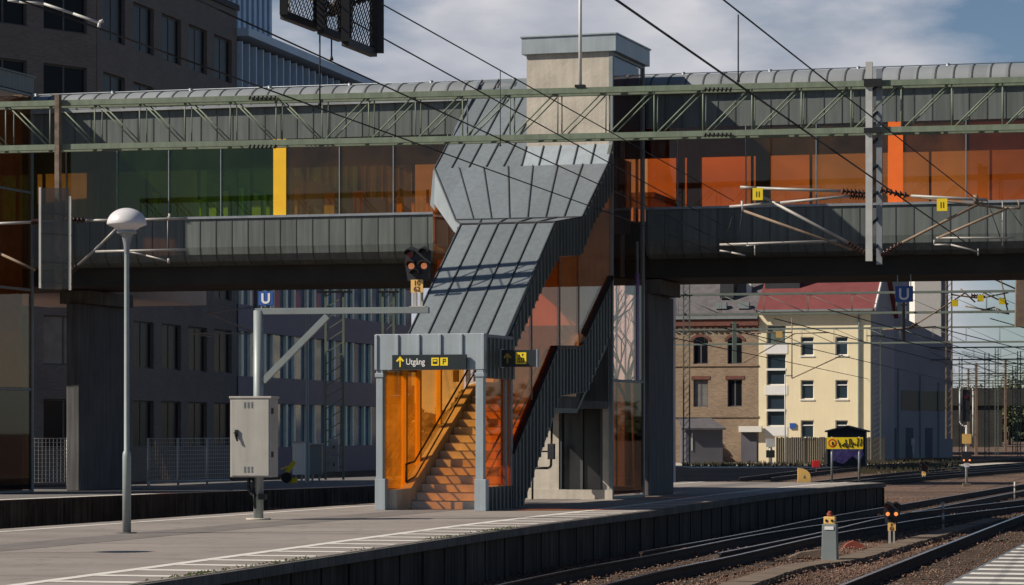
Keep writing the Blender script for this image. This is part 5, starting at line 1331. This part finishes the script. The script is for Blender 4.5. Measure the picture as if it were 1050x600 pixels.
mast(1040, 375, 470, 290, .35, 'farthest mast close to the right edge', 'sage_far', None, True)
random.seed(51)
for i, (u, v0, Y) in enumerate(((985, 366, 250), (1001, 372, 262), (1022, 356, 255), (1031, 369, 300), (1045, 360, 245), (993, 378, 320))):
    mast(u, v0, 440+2.4*FPX/Y, Y, .26, ['far grey mast just right of the brown mast', 'thin far mast with two crossbars over the road bridge', 'tallest of the far masts near the hoop signal', 'short far mast right of the hoop signal', 'far mast touching the right edge', 'very faint mast behind the far grey mast'][i], ('sage_far', 'arm_brown')[i % 2], None, i % 2 == 0)
for i in range(14):
    a = Vector(at(random.uniform(972, 990), random.uniform(352, 398), 245)); b = Vector(at(1075, random.uniform(345, 400), 262))
    m_ = MB(); m_.path([(0, 0, 0), (b-a)*.5-Vector((0, 0, .12)), b-a], .018, 4); o = m_.build('overhead_wire', M['wire']); o.location = a; tag(o, 'fine cross wire among the far masts above the road bridge', 'wire', 'cross wires above the road bridge')
# arms and insulators with yellow tags beyond the bridge
fa = root('catenary_cantilever', 'tangle of far catenary arms with three yellow tags in the sky at the right', 'catenary arm', loc=at(1000, 330, 139), group='far catenary arms')
o_ = Vector(at(1000, 330, 139)); Q = lambda u, v: Vector(at(u, v, 139))-o_
m_ = MB()
for pts in (((940, 332), (975, 310), (990, 300)), ((905, 338), (960, 335)), ((975, 302), (1005, 306), (1034, 300)), ((1000, 320), (1020, 315), (1034, 322)), ((985, 296), (1000, 310)), ((1008, 300), (1034, 312)), ((1024, 276), (1034, 322)), ((978, 268), (1050, 300)), ((990, 314), (1035, 322))): m_.path([Q(*p) for p in pts], .04, 5)
m_.build('tubes', M['arm_brown'], fa)
m_ = MB()
for a, b in (((940, 332), (932, 337)), ((996, 303), (1010, 304)), ((1014, 318), (1026, 320))): insul(m_, Q(*a), Q(*b), 5, .12)
m_.build('insulator', M['insul'], fa)
for u, v in ((979, 311), (1005, 306), (1027, 309)):
    p = Q(u, v); m_ = MB(); m_.box(p.x-.15, p.x+.15, -.12, -.09, p.z-.16, p.z+.16); m_.build('number_tag', M['yellow'], fa)
fa = root('catenary_cantilever', 'far brown catenary arms in front of the yellow house windows', 'catenary arm', loc=at(800, 370, 139), group='far catenary arms')
o_ = Vector(at(800, 370, 139)); m_ = MB()
for pts in (((762, 372), (815, 342)), ((815, 342), (850, 341)), ((812, 326), (812, 388)), ((812, 388), (864, 364)), ((700, 345), (713, 341)), ((812, 341), (770, 341))): m_.path([Q2 for Q2 in [Vector(at(*p, 139))-o_ for p in pts]], .03, 5)
m_.build('tubes', M['arm_brown'], fa)
m_ = MB(); p = Vector(at(799, 343, 139))-o_; m_.box(p.x-.15, p.x+.15, -.05, 0, p.z-.16, p.z+.16); m_.build('number_tag', M['tag_yellow'], fa)
# far wires converging to the distance
random.seed(21)
for i in range(9):
    a = Vector((6+i*2.1, 110, 5.2+.35*(i % 4))); b = Vector((46+i*5.2, 300, 5.2+.35*(i % 4)))
    m_ = MB(); m_.tube((0, 0, 0), b-a, .022, n=4); o = m_.build('overhead_wire', M['wire']); o.location = a
    tag(o, 'thin overhead wire running into the distance above the far tracks', 'wire', 'overhead wires over the far tracks')

# distant road bridge, bank and trees
df = Fr(at(965, 400, 380)[0], 380, -8); DY = 380/FPX
db = root('road_bridge', 'distant dark road bridge with railing crossing the tracks at the right', 'bridge', df)
m_ = MB(); m_.box(-2, 90, 0, 10, EYE+24*DY, EYE+42*DY); m_.build('deck', M['soffit'], db)
m_ = MB(); m_.box(-2, 90, -.1, .1, EYE+49*DY, EYE+50*DY); x = -2
while x < 90: m_.box(x, x+.12, -.1, .1, EYE+42*DY, EYE+49*DY); x += 1.1
m_.build('railing', M['concrete_dk'], db)
m_ = MB(); m_.box(-2, at(1027, 400, 380)[0]-df.x, .3, 9.6, GZ, EYE+24*DY); m_.build('abutment', M['soffit'], db)
for xa in (12.5, 24, 40, 60): m_ = MB(); m_.box(xa, xa+1.2, .5, 9.5, GZ, EYE+24*DY); m_.build('pier', M['plaster_dk'], db)
def green_tree(loc, h, r, seed, label, m, grp):
    random.seed(seed); o = root('tree', label, 'tree', loc=loc, group=grp); t_ = MB(); t_.tube((0, 0, 0), (0, 0, h*.6), .25, .1, 7)
    c = MB(); cl_ = [(random.uniform(-.7, .7)*r, random.uniform(-.7, .7)*r, h*random.uniform(.4, .9), r*random.uniform(.3, .55)) for _ in range(13)]
    for k_ in cl_: t_.tube((0, 0, h*.35), (k_[0], k_[1], k_[2]), .08, .03, 5)
    for _ in range(1300):
        k_ = random.choice(cl_); d = Vector((random.gauss(0, 1), random.gauss(0, 1), random.gauss(0, 1))).normalized()*k_[3]*random.random()**.4
        p = Vector(k_[:3])+d; a = Vector((random.uniform(-1, 1), random.uniform(-1, 1), random.uniform(-1, 1))).normalized()*.28; b = a.orthogonal().normalized()*.2
        c.add([p-a, p+b, p+a, p-b], [(0, 1, 2, 3)])
    t_.build('trunk', M['bark'], o); c.build('crown', m, o); return o
for i, (u, Y, h, r) in enumerate(((1035, 420, 9, 4), (1052, 410, 10, 4.5), (1020, 440, 8, 4), (1068, 430, 10, 4), (990, 450, 9, 4), (1005, 430, 8, 4), (1085, 415, 10, 5))):
    green_tree(at(u, 440, Y)[:2]+(GZ,), h, r, 30+i, 'tree standing beyond the distant road bridge', M['leaf_lt'] if i % 2 else M['leaf'], 'trees beyond the road bridge')
m_ = MB(); random.seed(77)
for _ in range(2200):
    Y = random.uniform(150, 215); u = random.uniform(880, 985) if random.random() < .6 else random.uniform(700, 900); Y = Y if u > 880 else random.uniform(178, 192); p = at(u, 440, Y); h = random.uniform(.1, .35)
    m_.add([(p[0]-.05, p[1], GZ), (p[0]+.05, p[1], GZ), (p[0]+random.uniform(-.1, .1), p[1], GZ+h)], [(0, 1, 2)])
kind(m_.build('grass', M['grassm']), 'stuff')
# pale paved strip in front of the houses
m_ = MB(); m_.add([(11, 172, GZ+.02), (40, 176, GZ+.02), (44, 200, GZ+.02), (9, 200, GZ+.02)], [(0, 1, 2, 3)]); kind(m_.build('pavement', M['concrete']), 'structure')

# ================================================================= BACKGROUND, LEFT SIDE
# dark brick office, receding face
K = (-18.2, 124.0)
DF = Fr(K[0], K[1], 90-13.6)       # local x along the facade (away), so its outward normal is -y
of = root('office_building', 'dark brown brick office building in shade with paired windows behind the footbridge', 'building', DF)
# local frame: x along facade away from camera, facade faces local -y
Ln = 18.6; rects = []
for r_ in range(6):
    z0 = .75+3.62*r_
    for c_ in range(5): x = .75+3.62*c_; rects.append((x, x+2.6, z0, z0+2.15))
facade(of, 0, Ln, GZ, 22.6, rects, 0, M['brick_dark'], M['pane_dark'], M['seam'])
body(of, 0, Ln, .3, 14, GZ, 22.59, M['brick_dark'])
m_ = MB(); m_.box(-.1, Ln+.1, -.12, 14, 22.6, 22.9); m_.build('parapet', M['dark_box'], of)
# left face
DF2 = Fr(K[0], K[1], 90-42+180); ang = radians(90-42)
LF2 = Fr(K[0]-14*cos(ang), K[1]-14*sin(ang), 90-42)
ow = root('office_wing', 'angled wing of the dark brick office at the far left with wide windows', 'building', LF2)
rects = []
for r_ in range(6):
    z0 = .75+3.62*r_
    for c_ in range(4): x = 14-3.3*(c_+1)+.35; rects.append((x, x+2.4, z0, z0+2.15))
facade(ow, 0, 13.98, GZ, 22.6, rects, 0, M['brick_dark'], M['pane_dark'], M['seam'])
body(ow, 0, 13.95, .3, 8, GZ, 22.58, M['brick_dark'])
# glass wing
KW = (K[0]+Ln*sin(radians(13.6)), K[1]+Ln*cos(radians(13.6)))
WF = Fr(KW[0]+.02, KW[1], 90-13.6)
gw = root('glass_building', 'navy and blue glass office building with pale fins behind the stairs', 'building', WF)
Lw = 33.0
m_ = MB(); m_.box(.02, Lw, .4, 14, GZ, 21.3); m_.build('core', M['dark_box'], gw)
m_ = MB()
for r_ in range(6): z0 = GZ+.1+3.62*r_; m_.box(.02, Lw, -.05, .38, z0-.1 if r_ == 0 else z0, z0+1.35)
m_.build('spandrel', M['spandrel'], gw)
m_ = MB()
for r_ in range(6): z0 = GZ+1.45+3.62*r_; m_.box(.02, Lw, .15, .36, z0+.003, z0+2.26)
m_.build('window_strip', M['glass_blue'], gw)
m_ = MB(); random.seed(2)
for r_ in range(5):
    z0 = GZ+1.45+3.62*r_; x = .6
    while x < Lw-.5:
        m_.box(x, x+.30, -.02, .14, z0+.003, z0+2.26); m_.box(x+1.35, x+1.65, -.02, .14, z0+.003, z0+2.26); x += 3.6
kind(m_.build('window_fins', M['fin'], gw), 'stuff')
m_ = MB(); x = .1
while x < Lw: m_.box(x, x+.16, -.22, .14, GZ+1.46+3.62*5, 21.1); x += 1.1
m_.build('fin', M['fin_blue'], gw)
m_ = MB(); m_.box(0.02, Lw+.5, -.6, 14, 21.35, 21.75); m_.build('roof', M['fin_blue'], gw)
m_ = MB(); m_.box(4, 6.5, 1.5, 3, 21.75, 22.3); m_.box(9, 10, 1, 2, 21.75, 22.2); m_.build('roof_unit', M['plaster_white'], gw)
# slatted tower behind
TF_ = Fr(at(284, 20, 170)[0]-.3, 170, 90-13.6)
st = root('slatted_tower', 'pale blue slatted tower block rising behind the glass building', 'building', TF_)
m_ = MB(); m_.box(-18, 0, .1, 12, GZ, 38); m_.build('core', M['glass_blue'], st)
m_ = MB(); x = -18
while x < 0: m_.box(x, x+.45, -.15, .08, 20, 38); x += .95
x = .15
while x < 12: m_.box(.0, .2, x, x+.3, 20, 38); x += .7
m_.build('slats', M['fin_blue'], st)

# small arms reaching left behind the bracket post
o = root('catenary_mast', 'thin mast with two pale arms reaching left, mostly hidden behind the bracket post', 'mast', loc=at(262, 440, 80)[:2]+(GZ,))
m_ = MB(); m_.tube((0, 0, 0), (0, 0, EYE-GZ+(HOR-296)*80/FPX), .07, .06, 8); m_.build('shaft', M['sage_far'], o)
o_ = Vector(o.location)
for pts in (((213, 322), (258, 315)), ((216, 322), (258, 340)), ((197, 342), (258, 342)), ((200, 344), (210, 344), (221, 346))): m_ = MB(); m_.path([Vector(at(*p, 80))-o_ for p in pts], .022, 6); m_.build('tube', M['arm'], o)
# mesh fence along platform 2
def mesh_fence(pts, label, h=1.35):
    o = root('mesh_fence', label, 'fence', loc=(*pts[0], 0), group='wire mesh fences on the far platform'); ox, oy = pts[0]
    pm = MB(); wm = MB()
    for x, y, a in resample(pts, 1.55): pm.tube((x-ox, y-oy, 0), (x-ox, y-oy, h), .035, n=6)
    for a, b in zip(pts, pts[1:]):
        for i in range(12):
            z = .08+i*(h-.1)/11; wm.tube((a[0]-ox, a[1]-oy, z), (b[0]-ox, b[1]-oy, z), .008 if i % 11 else .014, n=4)
        ln = hypot(b[0]-a[0], b[1]-a[1]); n = int(ln/.12)
        for i in range(n): t = i/n; x, y = a[0]+(b[0]-a[0])*t-ox, a[1]+(b[1]-a[1])*t-oy; wm.tube((x, y, .06), (x, y, h), .004, n=3, cap=False)
    pm.build('post', M['steel_lt'], o); wm.build('mesh', M['steel_lt'], o); return o
fa_, fb_ = at(20, 440, 80)[:2], at(70, 440, 81)[:2]
mesh_fence([fa_, fb_], 'wire mesh fence between the left lift tower and the concrete pier')
mesh_fence([at(152, 440, 79)[:2], at(237, 440, 83)[:2]], 'wire mesh fence right of the concrete pier, behind the cabinet')
# low white kerb / pipe behind
m_ = MB(); a, b = Vector(at(153, 494, 78)), Vector(at(235, 492, 80)); m_.tube((0, 0, 0), b-a, .03, n=6); m_.tube((0, 0, -.15), (0, 0, .0), .03, n=6); o = m_.build('ground_pipe', M['steel_lt']); o.location = a; tag(o, 'thin pale pipe lying along the foot of the right mesh fence', 'pipe')
# cabinets on the far platform
for u0, u1, v0, v1, Y, mt, lb in ((300, 312, 454, 487, 86, 'white', 'pale upright cabinet in front of the navy building'), (317, 330, 456, 487, 87, 'grey_mid', 'dark grey upright cabinet next to the pale one')):
    a = at(u0, v1, Y); b = at(u1, v0, Y); w_ = b[0]-a[0]; h_ = b[2]; o = root('relay_cabinet', lb, 'cabinet', loc=(a[0], Y, 0))
    m_ = MB(); m_.box(0, w_, 0, .35, a[2], b[2]); m_.build('housing', M[mt], o, .015)
    m_ = MB(); m_.box(-.03, w_+.03, -.03, .38, b[2], b[2]+.04); m_.build('cap', M['steel_lt'], o)
    m_ = MB(); m_.box(.06, .12, .1, .2, 0, a[2]); m_.box(w_-.12, w_-.06, .1, .2, 0, a[2]); m_.build('leg', M['steel'], o)
# boxes on the lattice mast
for i, (v0, v1) in enumerate(((450, 465), (468, 483))):
    a, b = at(338, v1, 87.5), at(347, v0, 87.5); m_ = MB(); m_.box(0, b[0]-a[0], -.1, .1, 0, b[2]-a[2]); m_.m = 1; m_.box(.12, .16, -.11, -.101, .15, .25)
    o = m_.build('junction_box', [M['grey_box'], M['black']], bevel=.01); o.location = a; tag(o, ('upper', 'lower')[i]+' small grey junction box on the green lattice mast', 'junction box', 'junction boxes on the mast')
# thin pole
o = root('pole', 'thin grey pole between the two cabinets on the far platform', 'pole', loc=at(315, 440, 85)[:2]+(0,)); m_ = MB(); m_.lathe([(.07, 0), (.07, 1.2), (.04, 1.25), (.035, 5.2)], n=10); m_.build('shaft', M['lamp_pole'], o)
# yellow points lever / buffer
o = root('yellow_barrier', 'yellow folded barrier arm with black wheel lying on the far platform', 'barrier', loc=at(294, 440, 84)[:2]+(0,)); yk = 84/FPX
m_ = MB(); m_.bar((-5*yk, 0, .08), (8*yk, 0, 22*yk), .10, .12); m_.bar((-6*yk, .1, 14*yk), (4*yk, .1, 18*yk), .08, .05); m_.bar((2*yk, 0, 2*yk), (11*yk, 0, .04), .12, .2); m_.build('arm', M['yellow'], o)
m_ = MB(); m_.tube((0, -.1, .16), (0, .1, .16), .16, n=14); m_.build('wheel', M['black'], o)

# ---- scattered trackside bits
random.seed(14)
for u, v, lb, mt, sx in ((703, 571, 'rusty red lump beside the near rail', 'rust_red', .28), (838, 573, 'pale rusty rod lying left of the grey track cabinet', 'trough', .55), (875, 563, 'dark rusty fitting right of the grey track cabinet', 'rust_red', .22)):
    g = gnd(u, v, GZ); m_ = MB(); m_.prism([(-sx, 0), (sx, 0), (sx*.7, .09), (0, .15), (-sx*.6, .10)], 'y', -.15, .15); o = m_.build('rusty_fitting', M[mt]); o.location = (g[0], g[1], GZ+.02); tag(o, lb, 'fitting')
# weeds along the platform edge
m_ = MB()
for _ in range(1800):
    i = random.randrange(len(PF)-1); t = random.random(); x = PF[i][0]+(PF[i+1][0]-PF[i][0])*t; y = PF[i][1]+(PF[i+1][1]-PF[i][1])*t
    if y < 28 or y > 47: continue
    if sin(y*1.7)+sin(y*.61) < random.uniform(-.6, 1.4): continue
    x -= random.uniform(.0, .14); h = random.uniform(.01, .035)
    m_.add([(x-.015, y, 0), (x+.015, y, 0), (x+random.uniform(-.04, .04), y, h)], [(0, 1, 2)])
kind(m_.build('grass', M['leaf_lt']), 'stuff')
